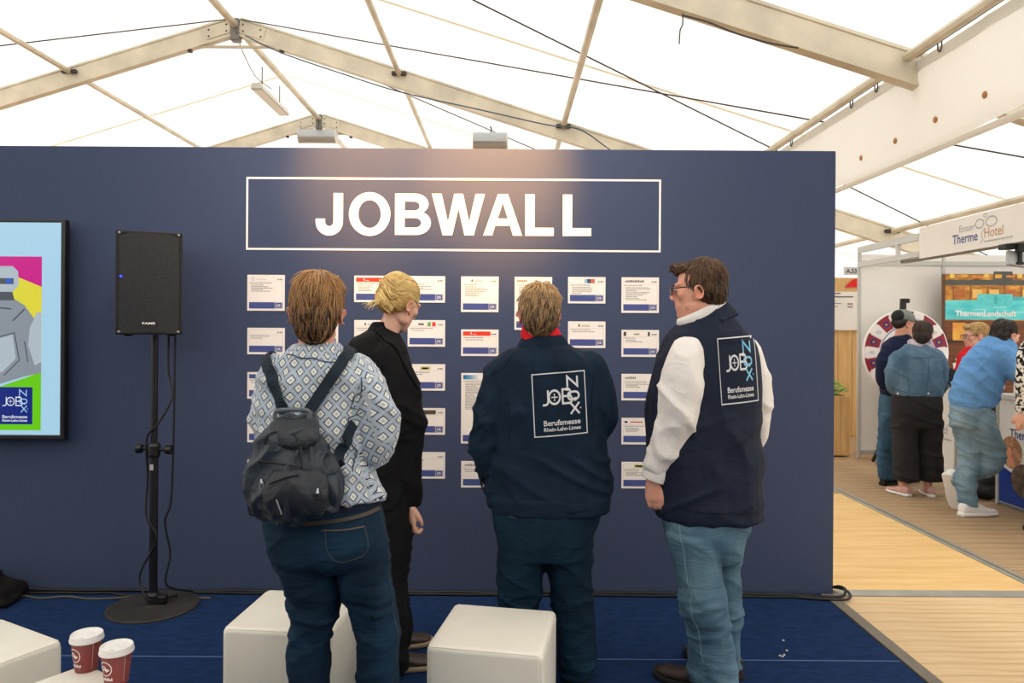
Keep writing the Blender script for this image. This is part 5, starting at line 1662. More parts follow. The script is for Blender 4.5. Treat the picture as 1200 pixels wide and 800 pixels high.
    for pts in ([(306, 562), (307, 566)], [(372.5, 573), (372, 578)]):
        a = hit(*pts[0]); b_ = hit(*pts[1])
        zz = mk('zip_pull', *tube([(a, .003), (b_, .005)], N=8), zp, bt)
        ring = [(b_ + Vector((.006 * math.cos(w), -.003, -.009 + .010 * math.sin(w))), .0020) for w in np.linspace(0, 6.28, 12)]
        mk('zip_ring', *tube(ring, sub=1, N=6, round_ends=False), zp if pts[0][0] < 350 else BLACKPL, zz)
    for path in ([(303, 540), (320, 542), (340, 545), (350, 547)], [(310, 520), (316, 508), (330, 506), (346, 510)], [(346, 510), (352, 530), (354, 548)], [(316, 566), (332, 560), (350, 556)]):
        pts = [hit(*p_) for p_ in path]
        mk('zip_line', *tube([(p_, .0022) for p_ in pts], sub=4, N=6), BLACKPL, bt)
    a, b_ = hit(324, 586), hit(330, 602)
    mk('reflective_tab', *tube([(a, .0022), (b_, .0022)], N=6), mat('tab_grey', (170, 170, 176), .4), bt)
    tg = [bp_(293, 562, -.18), bp_(292.5, 580, -.18), bp_(295, 601, -.18)]
    mk('hanging_tag', *tube([(p_, .010) for p_ in tg], sub=3, N=8, flat=.35), BLACKPL, bt)
person_backpack()

# ------------------------------------------------------------------ blond person in black
def person_blond():
    P = Person(3.25, 458, 'blond person in a black trouser suit with hair in a knot', (236, 186, 160))
    blk = wrinkle(mat('black_suit_cloth', (22, 22, 24), .85, .2, var=.12, vscale=12, bump=.2, bscale=420), (8, 8, 12), .012, .5)
    torso = [(380, 440, 460, .01, .05), (388, 429, 467, .01, .075), (398, 416, 471, 0, .10), (412, 407, 476, 0, .12), (440, 402, 482, 0, .135), (470, 402, 482, 0, .135), (505, 406, 480, 0, .125), (545, 404, 484, 0, .135), (590, 402, 488, 0, .145)]
    ra = [(456, 418, -.085, .066), (470, 450, -.10, .066), (477, 480, -.10, .064), (480, 512, -.085, .058), (482, 550, -.07, .050), (481, 582, -.055, .043)]
    la = [(420, 418, .09, .064), (412, 460, .13, .06), (414, 510, .14, .055), (424, 560, .14, .045)]
    jk, (V, F, bv) = P.cloth('jacket', [P.loft(torso, 2.3), P.tube(ra), P.tube(la)], blk, .010, 3, [(.006, (8, 8, 4), .5, None), (.004, (12, 12, 14), -.6, None), (.006, (7, 7, 18), .8, band(None, 1.0, 1.3))], 5)
    P.cloth('collar', [P.loft([(377, 437, 461, .012, .055), (383, 433, 465, .012, .064), (392, 428, 468, .008, .080), (396, 424, 469, .008, .088)], 2.2)], blk, .007, 2, parent=jk)
    strap(bv, [P.p(440, 378, -.08), P.p(458, 384, -.14), P.p(470, 398, -.14), P.p(478, 425, -.14), P.p(484, 455, -.12)], .040, blk, 'lapel', jk, .003, .004)
    strap(bv, [P.p(452, 408, -.15), P.p(446, 440, -.15), P.p(444, 490, -.15)], .003, mat('black_seam', (12, 12, 13), .9), 'sleeve_seam', jk, .001, .001)
    mk('cuff_button', *ball(P.p(492, 494, -.13), (.006, .004, .006), nu=8, nv=6), mat('brass_button', (170, 140, 90), .35, metal=.7), jk)
    pel = [(575, 420, 486, 0, .13), (600, 420, 486, 0, .135), (630, 424, 484, 0, .13)]
    rl = [(615, 432, 485, -.03, .10), (654, 438, 481.5, -.03, .09), (690, 440, 477, -.05, .085), (735, 440, 478, -.08, .082), (786, 438, 478, -.11, .080)]
    ll = [(615, 424, 478, .05, .10), (654, 430, 480, .07, .09), (690, 444, 478, .09, .085), (735, 452, 481, .11, .080), (756, 455, 482, .13, .078)]
    P.cloth('trousers', [P.loft(pel), P.loft(rl, 2.1), P.loft(ll, 2.1)], blk, .010, 3, [(.005, (9, 9, 5), .4, None), (.004, (8, 8, 18), .3, None)], 2)
    lo = mat('brown_loafer', (70, 58, 50), .45, .5); so = mat('tan_sole', (178, 160, 130), .7)
    q = floor_pt(470, 790); shoe(P.root, q.x - .045, q.y + .02, R(-78), lo, so, .98)
    q = floor_pt(465, 764); shoe(P.root, q.x - .04, q.y + .02, R(-72), lo, so, .98)
    M = P.head(468, 355, R(-38), R(-17), R(8), .01, .98)
    neck = [(464, 362, .02, .046), (459, 378, .0, .046), (452, 392, 0, .056), (448, 408, 0, .075)]
    w = P.p(480, 590, -.055)
    Mh = Matrix.Translation(w) @ Matrix.Rotation(R(-48), 4, 'Z')
    w2 = P.p(424, 564, .14)
    P.build_body([P.loft(torso, 2.3, .86), P.loft(pel, 2.3, .86), P.loft(rl, 2.1, .80), P.loft(ll, 2.1, .80), P.tube(ra, .74), P.tube(la, .74), P.tube(neck)]
                 + hand_shapes(Mh, 1, 1.2, 1.0) + hand_shapes(Matrix.Translation(w2) @ Matrix.Rotation(R(20), 4, 'Z'), 1, .8, .92), .0048, 3, female=True)
    knot = Vector((.0, -.106, -.004))
    shp = [ball((0, -.014, .040), (.080, .097, .088)), ball((0, -.05, .075), (.060, .062, .050)), ball((0, -.085, .050), (.052, .045, .050)), ball((0, -.092, .004), (.046, .040, .060)), ball((0, -.062, -.030), (.058, .044, .040)),
           ball((.062, -.015, .015), (.020, .050, .036)), ball((-.062, -.015, .015), (.020, .050, .036)), ball((.05, -.045, -.022), (.026, .036, .030)), ball((-.05, -.045, -.022), (.026, .036, .030))]
    def fl(q):
        d = knot - q
        if q.y > -.07 or abs(q.x) > .04:
            return d.normalized() + Vector((0, -.25, .10))
        return Vector((.8, 0, .5)) if q.z > 0 else Vector((.5, 0, 1))
    hm = hair_mat('golden_hair', (186, 136, 66), (255, 230, 158))
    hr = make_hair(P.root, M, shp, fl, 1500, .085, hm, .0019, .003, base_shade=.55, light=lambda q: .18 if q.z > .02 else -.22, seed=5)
    # twisted knot and loose strands at the nape
    bundles = {}
    def hs(pts, r, nm, sh):
        v, f = tube([(M @ Vector(p_), r_) for p_, r_ in zip(pts, r)], sub=4, N=6)
        bundles.setdefault(nm, []).append((v, f, sh))
    rr = random.Random(21)
    for k in range(110):
        t_ = rr.random()
        z0 = -.038 + .085 * t_
        j1, j2, j3 = (rr.gauss(0, .010) for _ in range(3))
        y0 = .006 * math.sin(t_ * 7 + 1)
        hs([(.050 + j1, -.080, z0 - .030 + j2), (.030 + j2, -.112 - y0, z0 - .014 + j3), (.004, -.128 - y0 + .3 * j1, z0 + .006 + j2), (-.022 + j3, -.118, z0 + .018 + j1), (-.040, -.092, z0 + .020)],
           (.0016, .0027, .0031, .0026, .0012), 'hair_twist', min(1, max(.1, rr.gauss(.55, .22))))
    for k in range(9):
        a = random.Random(k)
        hs([(.03 - .006 * k, -.105, -.015), (.03 - .006 * k, -.125 - a.uniform(0, .02), -.05), (.03 - .006 * k, -.135 - a.uniform(0, .05), -.085 - a.uniform(0, .02))], (.0028, .0022, .0008), 'loose_strand', .6)
    for nm, prt in bundles.items():
        o = mk(nm, *join([(v, f) for v, f, sh in prt]), hm, hr, smooth=True)
        o['kind'] = 'stuff'
        a = o.data.attributes.new('shade', 'FLOAT', 'POINT'); a.data.foreach_set('value', np.concatenate([np.full(len(v), sh) for v, f, sh in prt]))
    mk('earring', *ball(M @ Vector((.086, .000, -.046)), (.005, .005, .005), nu=8, nv=6), mat('red_stud', (190, 40, 40), .3), P.root)
person_blond()

# ------------------------------------------------------------------ person in the navy fair jacket
LOGOW = mat('garment_print_white', (226, 228, 230), .7)
LOGOB = mat('garment_print_blue', (134, 198, 232), .7)
def back_logo(bv, parent, O, A, B, D, white_only):
    a, n = logo_strokes(.034)
    fr = logo_frame(.018)
    mk('logo_frame', *project(bv, fr, O, A, B, D), LOGOW, parent)
    mk('logo_lettering', *project(bv, a, O, A, B, D), LOGOW, parent)
    mk('logo_lettering', *project(bv, n, O, A, B, D, .0046), LOGOW if white_only else LOGOB, parent)
    mk('logo_text', *project(bv, logo_text(), O, A, B, D), LOGOW, parent)

def person_red_collar():
    P = Person(3.10, 634, 'person in a navy fair jacket with logo and red collar', (222, 152, 128))
    nv = wrinkle(mat('navy_softshell', (15, 40, 62), .8, .25, var=.15, vscale=8, bump=.15, bscale=350, col2=(10, 29, 46)), (8, 8, 12), .012, .5)
    torso = [(401, 612, 662, -.005, .070), (407, 603, 669, 0, .084), (414, 592, 684, 0, .10), (424, 583, 698, 0, .115), (442, 580, 704, 0, .125), (470, 578, 706, 0, .132), (510, 575, 710, 0, .135), (550, 571, 714, 0, .14), (578, 572, 715, 0, .146), (592, 574, 714, 0, .146)]
    la = [(590, 436, 0, .072), (577, 470, -.01, .072), (571, 506, -.01, .070), (572, 535, .0, .067), (584, 552, .06, .060), (600, 548, .16, .050), (616, 530, .25, .042)]
    ra = [(690, 432, 0, .070), (701, 460, 0, .068), (705, 484, 0, .064), (702, 500, .03, .060), (688, 508, .14, .052), (660, 500, .25, .042)]
    zf = lambda py: P.p(634, py).z
    jk, (V, F, bv) = P.cloth('jacket', [P.loft(torso, 2.4), P.tube(la), P.tube(ra)], nv, .010, 3,
        [(.008, (4, 4, 15), .5, lambda V: band(None, zf(585), zf(525), .05)(V)), (.006, (10, 10, 6), .9, lambda V: 1 - .75 * band(None, zf(520), zf(430), .04)(V) * (np.abs(V[:, 0] - P.p(655, 470).x) < .15)), (.006, (12, 12, 22), -.8, lambda V: np.clip((P.p(585, 500).x - V[:, 0]) / .03, 0, 1))], 6)
    P.cloth('waistband', [P.loft([(577, 572, 716, 0, .147), (582, 571.5, 716, 0, .150), (596, 574.5, 714.5, 0, .149), (598, 576, 713, 0, .145)], 2.4)], nv, .009, 2, [(.003, (10, 10, 6), .2, None)], 2, parent=jk)
    P.cloth('stand_collar', [P.loft([(392, 613, 659, -.005, .066), (397, 610, 663, -.005, .075), (406, 605, 668, -.003, .084), (409, 603, 670, -.003, .086)], 2.2)], nv, .008, 2, parent=jk)
    red = mat('red_polo', (222, 26, 34), .75, .25, bump=.2, bscale=400)
    sh, _ = P.cloth('red_shirt_collar', [P.loft([(383, 612, 654, -.002, .066), (388, 611, 656, -.002, .070), (397, 610, 659, 0, .072), (410, 606, 664, 0, .075)], 2.2)], red, .007, 2, [(.003, (14, 14, 20), .8, None)], 1)
    # logo on the back
    c0 = P.p(627.5, 515, -.2); c1 = P.p(691, 510, -.2); c2 = P.p(624, 440.5, -.2)
    back_logo(bv, jk, c0, c1 - c0, c2 - c0, (0, 1, 0), True)
    strap(bv, [P.p(572, 440, -.12), P.p(588, 426, -.10), P.p(600, 412, -.09)], .003, mat('navy_seam', (10, 20, 32), .9), 'shoulder_seam', jk, .001, .001)
    strap(bv, [P.p(704, 438, -.11), P.p(700, 470, -.13), P.p(700, 505, -.13)], .003, MATS['navy_seam'], 'sleeve_seam', jk, .001, .001)
    strap(bv, [P.p(578, 442, -.11), P.p(590, 470, -.13), P.p(592, 520, -.13)], .003, MATS['navy_seam'], 'sleeve_seam', jk, .001, .001)
    mk('drawcord', *tube([(P.p(563, 556, -.02), .004), (P.p(564, 566, -.02), .005), (P.p(566, 574, -.02), .003)], N=6), BLACKPL, jk)
    jm = denim('navy_jeans', (18, 48, 68), (10, 32, 48))
    pel = [(585, 577, 705, 0, .135), (605, 578, 702, -.008, .140), (630, 582, 695, -.012, .138), (650, 584, 693, -.01, .12)]
    ll = [(628, 582, 639, -.012, .115), (655, 584, 638, -.005, .105), (680, 584.5, 636, 0, .095), (704, 585, 633, 0, .085), (750, 588, 630, 0, .078), (792, 590, 629, 0, .074)]
    rl = [(628, 639, 695, -.012, .115), (655, 641, 693, -.005, .105), (680, 643, 692.5, 0, .095), (716, 648, 697, 0, .088), (752, 653, 698.5, -.01, .082), (789, 657, 697, -.01, .080)]
    z = lambda py: P.p(634, py).z
    jn, (V2, F2, bj) = P.cloth('jeans', [P.loft(pel), P.loft(ll, 2.1), P.loft(rl, 2.1)], jm, .009, 3, [(.006, (5, 5, 20), .5, band(None, z(730), z(640), .05)), (.007, (5, 5, 34), .2, band(None, z(795), z(765), .03)), (.004, (8, 8, 14), -.5, None)], 4)
    strap(bj, [P.p(590, 600, -.13), P.p(595, 606, -.14), P.p(608, 607, -.15), P.p(618, 600, -.14)], .003, MATS['jeans_stitch'], 'pocket_seam', jn, .001, .001)
    bk = mat('black_leather_shoe', (28, 26, 26), .4, .5); bs = MATS['dark_rubber']
    q = P.p(608, 790); shoe(P.root, q.x, P.Y + .01, R(6), bk, bs, 1.05)
    q = P.p(678, 790); shoe(P.root, q.x, P.Y + .0, R(-8), bk, bs, 1.05)
    M = P.head(631.5, 370, R(4), R(-10), R(3), 0, .99)
    neck = [(632, 376, -.015, .062), (633, 392, -.01, .064), (634, 408, 0, .07)]
    hm = []
    for js, s in ((ra, 1), (la, -1)):
        w = P.p(*js[-1][:3]); e = P.p(*js[-2][:3])
        d = (w - e).normalized()
        zq = -d; yq = Vector((0, 0, -1)); yq = (yq - zq * yq.dot(zq)).normalized(); xq = yq.cross(zq)
        Mh = Matrix(((xq.x, yq.x, zq.x, w.x), (xq.y, yq.y, zq.y, w.y), (xq.z, yq.z, zq.z, w.z), (0, 0, 0, 1)))
        hm += hand_shapes(Mh, s, .8, 1.0)
    P.build_body([P.loft(torso, 2.3, .86), P.loft(pel, 2.3, .86), P.loft(ll, 2.1, .82), P.loft(rl, 2.1, .82), P.tube(ra, .80), P.tube(la, .80), P.tube(neck)] + hm, .0058, 3)
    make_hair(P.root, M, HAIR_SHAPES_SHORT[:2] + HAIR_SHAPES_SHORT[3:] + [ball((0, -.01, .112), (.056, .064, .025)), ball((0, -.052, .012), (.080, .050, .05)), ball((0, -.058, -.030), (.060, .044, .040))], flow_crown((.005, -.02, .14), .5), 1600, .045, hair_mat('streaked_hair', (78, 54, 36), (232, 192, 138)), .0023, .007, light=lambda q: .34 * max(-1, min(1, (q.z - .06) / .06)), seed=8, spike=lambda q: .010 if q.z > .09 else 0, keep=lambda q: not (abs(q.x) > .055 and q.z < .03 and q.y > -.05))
person_red_collar()

# ------------------------------------------------------------------ person in the navy vest
def person_vest():
    P = Person(3.05, 832, 'person in a navy vest, white shirt and glasses, turned left', (234, 172, 146))
    nv = wrinkle(mat('navy_vest_cloth', (22, 32, 52), .75, .3, var=.12, vscale=8, bump=.15, bscale=350), (8, 8, 12), .012, .5)
    torso = [(370, 812, 856, 0, .070), (376, 803, 862, 0, .085), (384, 792, 870, 0, .10), (394, 781, 880, 0, .122), (412, 774, 887, 0, .136), (440, 765, 890, 0, .145), (470, 759, 890, .0, .15), (510, 758, 889, 0, .155), (545, 761, 891, 0, .155), (580, 766, 892, 0, .158), (602, 771, 892, 0, .158), (606, 774, 891, 0, .154)]
    zf = lambda py: P.p(834, py).z
    xf = lambda px: P.p(px, 500).x
    vs_, (V, F, bv) = P.cloth('vest', [P.loft(torso, 2.5)], nv, .010, 3,
        [(.006, (9, 9, 4), .4, lambda V: 1 - .8 * ((V[:, 0] > xf(835)) & (V[:, 2] > zf(480)) & (V[:, 2] < zf(400)))), (.005, (5, 5, 14), -.5, band(None, zf(600), zf(480), .05))], 7)
    # hem drops at the back (right), rises at the front (left)
    P.cloth('vest_collar', [loft([(P.p(829, 381), (.125, 0, .050), (0, .10, 0), 2.3), (P.p(827, 376), (.112, 0, .050), (0, .088, 0), 2.2), (P.p(825, 368), (.100, 0, .050), (0, .080, 0), 2.2)])], nv, .007, 2, [(.003, (10, 10, 16), .8, None)], 2, parent=vs_)
    wh = wrinkle(mat('white_shirt_cotton', (240, 236, 230), .8, .25, bump=.15, bscale=400), (8, 8, 12), .012, .5)
    la = [(806, 414, -.105, .066), (800, 436, -.125, .074), (797, 462, -.135, .078), (795, 488, -.125, .076), (786, 514, -.10, .066), (775, 538, -.08, .055), (770, 548, -.068, .046)]
    ra = [(874, 412, .02, .066), (884, 442, .02, .060), (886, 475, .02, .054), (883, 508, .05, .050), (872, 540, .12, .044)]
    sl, (Vs, Fs, bsv) = P.cloth('shirt', [P.tube(la), P.tube(ra), P.loft([(390, 815, 850, 0, .05), (405, 795, 868, 0, .09), (450, 780, 876, 0, .115), (560, 780, 876, 0, .12)], 2.3)], wh, .009, 3,
        [(.008, (6, 6, 14), .8, band(None, zf(560), zf(430), .05)), (.005, (12, 12, 9), -1.0, None)], 3)
    P.cloth('shirt_collar', [loft([(P.p(825, 372), (.098, 0, .050), (0, .076, 0), 2.2), (P.p(821, 366), (.098, 0, .050), (0, .076, 0), 2.2), (P.p(819, 361.5), (.090, 0, .046), (0, .070, 0), 2.2)])], wh, .006, 2, parent=sl)
    cu = P.p(771, 547, -.068); cu2 = P.p(765.5, 561, -.062)
    mk('cuff', *tube([(cu, .054), (cu.lerp(cu2, .5), .054), (cu2, .052)], N=18, sub=3, round_ends=False), wh, sl, smooth=True)
    mk('cuff_button', *ball(P.p(782, 548, -.12), (.006, .004, .006), nu=8, nv=6), PRINTW, sl)
    # armhole binding of the vest
    D = Vector((-.55, .83, 0)).normalized()
    c0 = P.p(845.5, 473.5, -.14); c1 = P.p(888.5, 468.5, -.10); c2 = P.p(841, 397, -.14)
    ax = (c1 - c0); 
    back_logo(bv, vs_, c0, ax, c2 - c0, (.22, 1, 0), False)
    sm = mat('vest_seam', (12, 18, 30), .9)
    strap(bv, [P.p(790, 392, -.12), P.p(815, 410, -.16), P.p(822, 440, -.18), P.p(822, 480, -.18), P.p(812, 515, -.18)], .006, sm, 'armhole_seam', vs_, .002, .002)
    strap(bv, [P.p(790, 598, -.17), P.p(830, 601, -.17), P.p(880, 599, -.1)], .003, sm, 'hem_seam', vs_, .001, .001)
    jm = denim('faded_jeans', (104, 136, 152), (60, 92, 114))
    pel = [(585, 774, 884, 0, .14), (606, 775, 880, -.005, .145), (630, 781, 872, -.008, .145), (652, 788, 868, 0, .12)]
    ll = [(625, 781, 845, -.05, .115), (655, 788, 843, -.055, .105), (686, 796, 847, -.06, .098), (715, 799, 851, -.05, .092), (745, 806, 857, -.04, .088), (780, 808, 861, -.03, .084), (798, 807, 862, -.03, .083)]
    rl = [(625, 822, 873, .05, .11), (655, 826, 867, .06, .10), (686, 830, 866, .07, .092), (715, 834, 867, .08, .088), (748, 838, 866, .09, .082), (787, 840, 864, .10, .080)]
    z = lambda py: P.p(834, py).z
    jn, (V2, F2, bj) = P.cloth('jeans', [P.loft(pel), P.loft(ll, 2.1), P.loft(rl, 2.1)], jm, .009, 3, [(.008, (4, 4, 24), -.25, band(None, z(745), z(680), .05)), (.007, (4, 4, 30), .2, band(None, 0, .18, .04)), (.004, (8, 8, 12), .5, None)], 8)
    strap(bj, [P.p(789, 592, -.13), P.p(796, 640, -.16), P.p(803, 690, -.16), P.p(808, 725, -.15), P.p(822, 780, -.13)], .003, mat('pale_stitch', (128, 156, 168), .8), 'side_seam', jn, .001, .001)
    br_ = mat('brown_leather_shoe', (52, 40, 34), .4, .5); bs = MATS['dark_rubber']
    q = P.p(826, 790, -.03); shoe(P.root, q.x, P.Y - .03, R(52), br_, bs, 1.08)
    q = P.p(850, 790, .10); shoe(P.root, q.x, P.Y + .12, R(30), br_, bs, 1.08)
    M = P.head(818, 340, R(70), R(-4), 0, 0, 1.0)
    neck = [(822, 346, .0, .060), (826, 360, 0, .062), (829, 374, 0, .070), (830, 392, 0, .08)]
    w = P.p(765, 562, -.062)
    Mh = Matrix.Translation(w) @ Matrix.Rotation(R(74), 4, 'Z') @ Matrix.Rotation(R(-8), 4, 'X') @ Matrix.Rotation(R(-100), 4, 'Z')
    w2 = P.p(872, 540, .12)
    P.build_body([P.loft(torso, 2.3, .82), P.loft(pel, 2.3, .86), P.loft(ll, 2.1, .80), P.loft(rl, 2.1, .80), P.tube(la, .64), P.tube(ra, .72), P.tube(neck)]
                 + hand_shapes(Mh, 1, 1.5, 1.0) + hand_shapes(Matrix.Translation(w2), 1, .8, 1.0), .0048, 3)
    shp = [ball((0, -.030, .044), (.083, .092, .090)), ball((0, -.058, -.008), (.072, .056, .066)), ball((0, -.066, -.036), (.062, .042, .036)), ball((.055, -.014, .026), (.028, .036, .034)), ball((-.055, -.014, .026), (.028, .036, .034)),
           ball((0, .046, .092), (.056, .036, .021)), ball((0, .064, .090), (.040, .020, .012)), ball((.045, -.04, .0), (.036, .04, .05)), ball((-.045, -.04, .0), (.036, .04, .05))]
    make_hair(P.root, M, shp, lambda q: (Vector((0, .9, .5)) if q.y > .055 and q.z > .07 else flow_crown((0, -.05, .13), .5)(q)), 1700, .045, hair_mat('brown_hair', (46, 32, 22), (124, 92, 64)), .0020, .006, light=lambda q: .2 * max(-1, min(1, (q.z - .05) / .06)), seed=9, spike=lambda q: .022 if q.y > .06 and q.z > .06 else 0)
    g = mat('glasses_frame', (30, 30, 34), .35, .5)
    def hp(x, y, zz): return M @ Vector((x, y, zz))
    gl = mk('glasses', *join([tube([(hp(s * .032 + .025 * math.cos(w_), .108 - .006 * abs(math.cos(w_)), .004 + .019 * math.sin(w_)), .0018) for w_ in np.linspace(0, 6.28, 18)], sub=1, N=6, round_ends=False) for s in (-1, 1)] + [tube([(hp(-.009, .108, .008), .002), (hp(0, .111, .010), .002), (hp(.009, .108, .008), .002)], N=6)]), g, P.root)
    for s in (-1, 1):
        mk('temple_arm', *tube([(hp(s * .058, .104, .010), .0026), (hp(s * .078, .07, .012), .0028), (hp(s * .082, .01, .012), .0026), (hp(s * .082, -.012, .002), .0024), (hp(s * .080, -.024, -.012), .0022)], sub=4, N=6), g, gl)
        mk('lens', *xform(ball((s * .032, .107, .004), (.024, .0012, .0185), nu=14, nv=8), M), mat('lens_glass', (210, 222, 232), .05, .6), gl)
person_vest()
# ------------------------------------------------------------------ people at the booth
def hair_simple(P, M, m, n=500, seed=1, shapes=None, flow=None, length=.05):
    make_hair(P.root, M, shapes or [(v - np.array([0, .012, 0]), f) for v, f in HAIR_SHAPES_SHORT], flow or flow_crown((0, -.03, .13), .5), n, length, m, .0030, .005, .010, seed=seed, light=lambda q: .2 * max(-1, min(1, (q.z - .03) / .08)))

def person_cap():
    P = Person(7.16, 1050, 'person in a grey cap and navy sweater before the prize wheel', (214, 160, 134), 0.0)
    nv = wrinkle(mat('navy_sweater', (30, 36, 64), .9, .2), (8, 8, 12), .01, .4)
    torso = [(392, 1050, 1066, 0, .06), (399, 1041, 1070, 0, .09), (408, 1034, 1074, 0, .115), (430, 1031, 1076, 0, .13), (455, 1032, 1076, 0, .13), (463, 1033, 1075, 0, .125)]
    la = [(1040, 410, -.05, .06), (1034, 428, -.10, .058), (1035, 448, -.10, .052), (1050, 452, -.12, .045), (1066, 446, -.14, .036)]
    ra = [(1072, 410, .08, .06), (1076, 430, .1, .056), (1078, 446, .05, .05), (1086, 444, -.1, .04)]
    jk, (V, F, bv) = P.cloth('sweater', [P.loft(torso), P.tube(la), P.tube(ra)], nv, .014, 2, [(.006, (6, 6, 14), .5, None)], 2)
    jm = denim('mid_blue_jeans', (72, 104, 126), (40, 72, 98))
    pel = [(458, 1034, 1074, 0, .12), (475, 1032, 1074, 0, .13), (490, 1032, 1072, 0, .12)]
    ll = [(485, 1031, 1054, -.03, .10), (510, 1030, 1050, -.03, .085), (535, 1028.5, 1046, -.03, .08), (561, 1030, 1045, -.03, .072)]
    rl = [(485, 1052, 1073, .06, .10), (510, 1052, 1072, .07, .085), (535, 1053, 1070, .07, .08), (557, 1054, 1069, .07, .072)]
    P.cloth('jeans', [P.loft(pel), P.loft(ll), P.loft(rl)], jm, .013, 2, [(.006, (6, 6, 20), .2, None)], 1)
    bk = mat('black_sneaker', (26, 26, 28), .5, .4); bs = mat('dark_rubber', (30, 30, 32), .8)
    q = P.p(1040, 560, -.03); shoe(P.root, q.x, q.y, R(-62), bk, bs, 1.08, z=0.001, laces=mat('grey_lace', (170, 170, 170), .8))
    q = P.p(1063, 560, .07); shoe(P.root, q.x, q.y, R(-50), bk, bs, 1.08, z=0.001)
    M = P.head(1059, 379, R(-82), R(-14), 0, 0, 1.0)
    P.build_body([P.loft(torso, 2.3, .84), P.loft(pel, 2.3, .84), P.loft(ll, 2.1, .8), P.loft(rl, 2.1, .8), P.tube(la, .78), P.tube(ra, .78), P.tube([(1059, 382, -.01, .058), (1056, 392, 0, .058), (1055, 404, 0, .07)])]
                 + hand_shapes(Matrix.Translation(P.p(1068, 445, -.14)) @ Matrix.Rotation(R(-70), 4, 'Z') @ Matrix.Rotation(R(80), 4, 'X'), 1, .6), .009, 2)
    hair_simple(P, M, hair_mat('cropped_dark_hair', (30, 26, 24), (70, 60, 52)), 300, shapes=[ball((0, -.05, .0), (.076, .058, .06)), ball((0, -.03, .02), (.081, .07, .05))])
    grey = mat('grey_cap_cloth', (132, 138, 132), .85, .2, bump=.2, bscale=300)
    cp, _ = P.cloth('cap', [xform(q, M) for q in (ball((0, -.014, .062), (.090, .106, .074)), loft([((0, .07, .052), (.074, 0, 0), (0, 0, .010), 2.2), ((0, .12, .050), (.070, 0, 0), (0, 0, .008), 2.2), ((0, .155, .040), (.050, 0, 0), (0, 0, .007), 2.2), ((0, .172, .034), (.02, 0, 0), (0, 0, .005), 2)], N=16))], grey, .008, 2)
    P.cloth('cap_back_mesh', [xform(ball((0, -.074, .055), (.078, .056, .064)), M)], mat('cap_mesh_black', (26, 28, 30), .8), .008, 2, parent=cp)
    mk('cap_button', *xform(ball((0, -.01, .138), (.010, .010, .006), nu=8, nv=6), M), grey, cp)
person_cap()

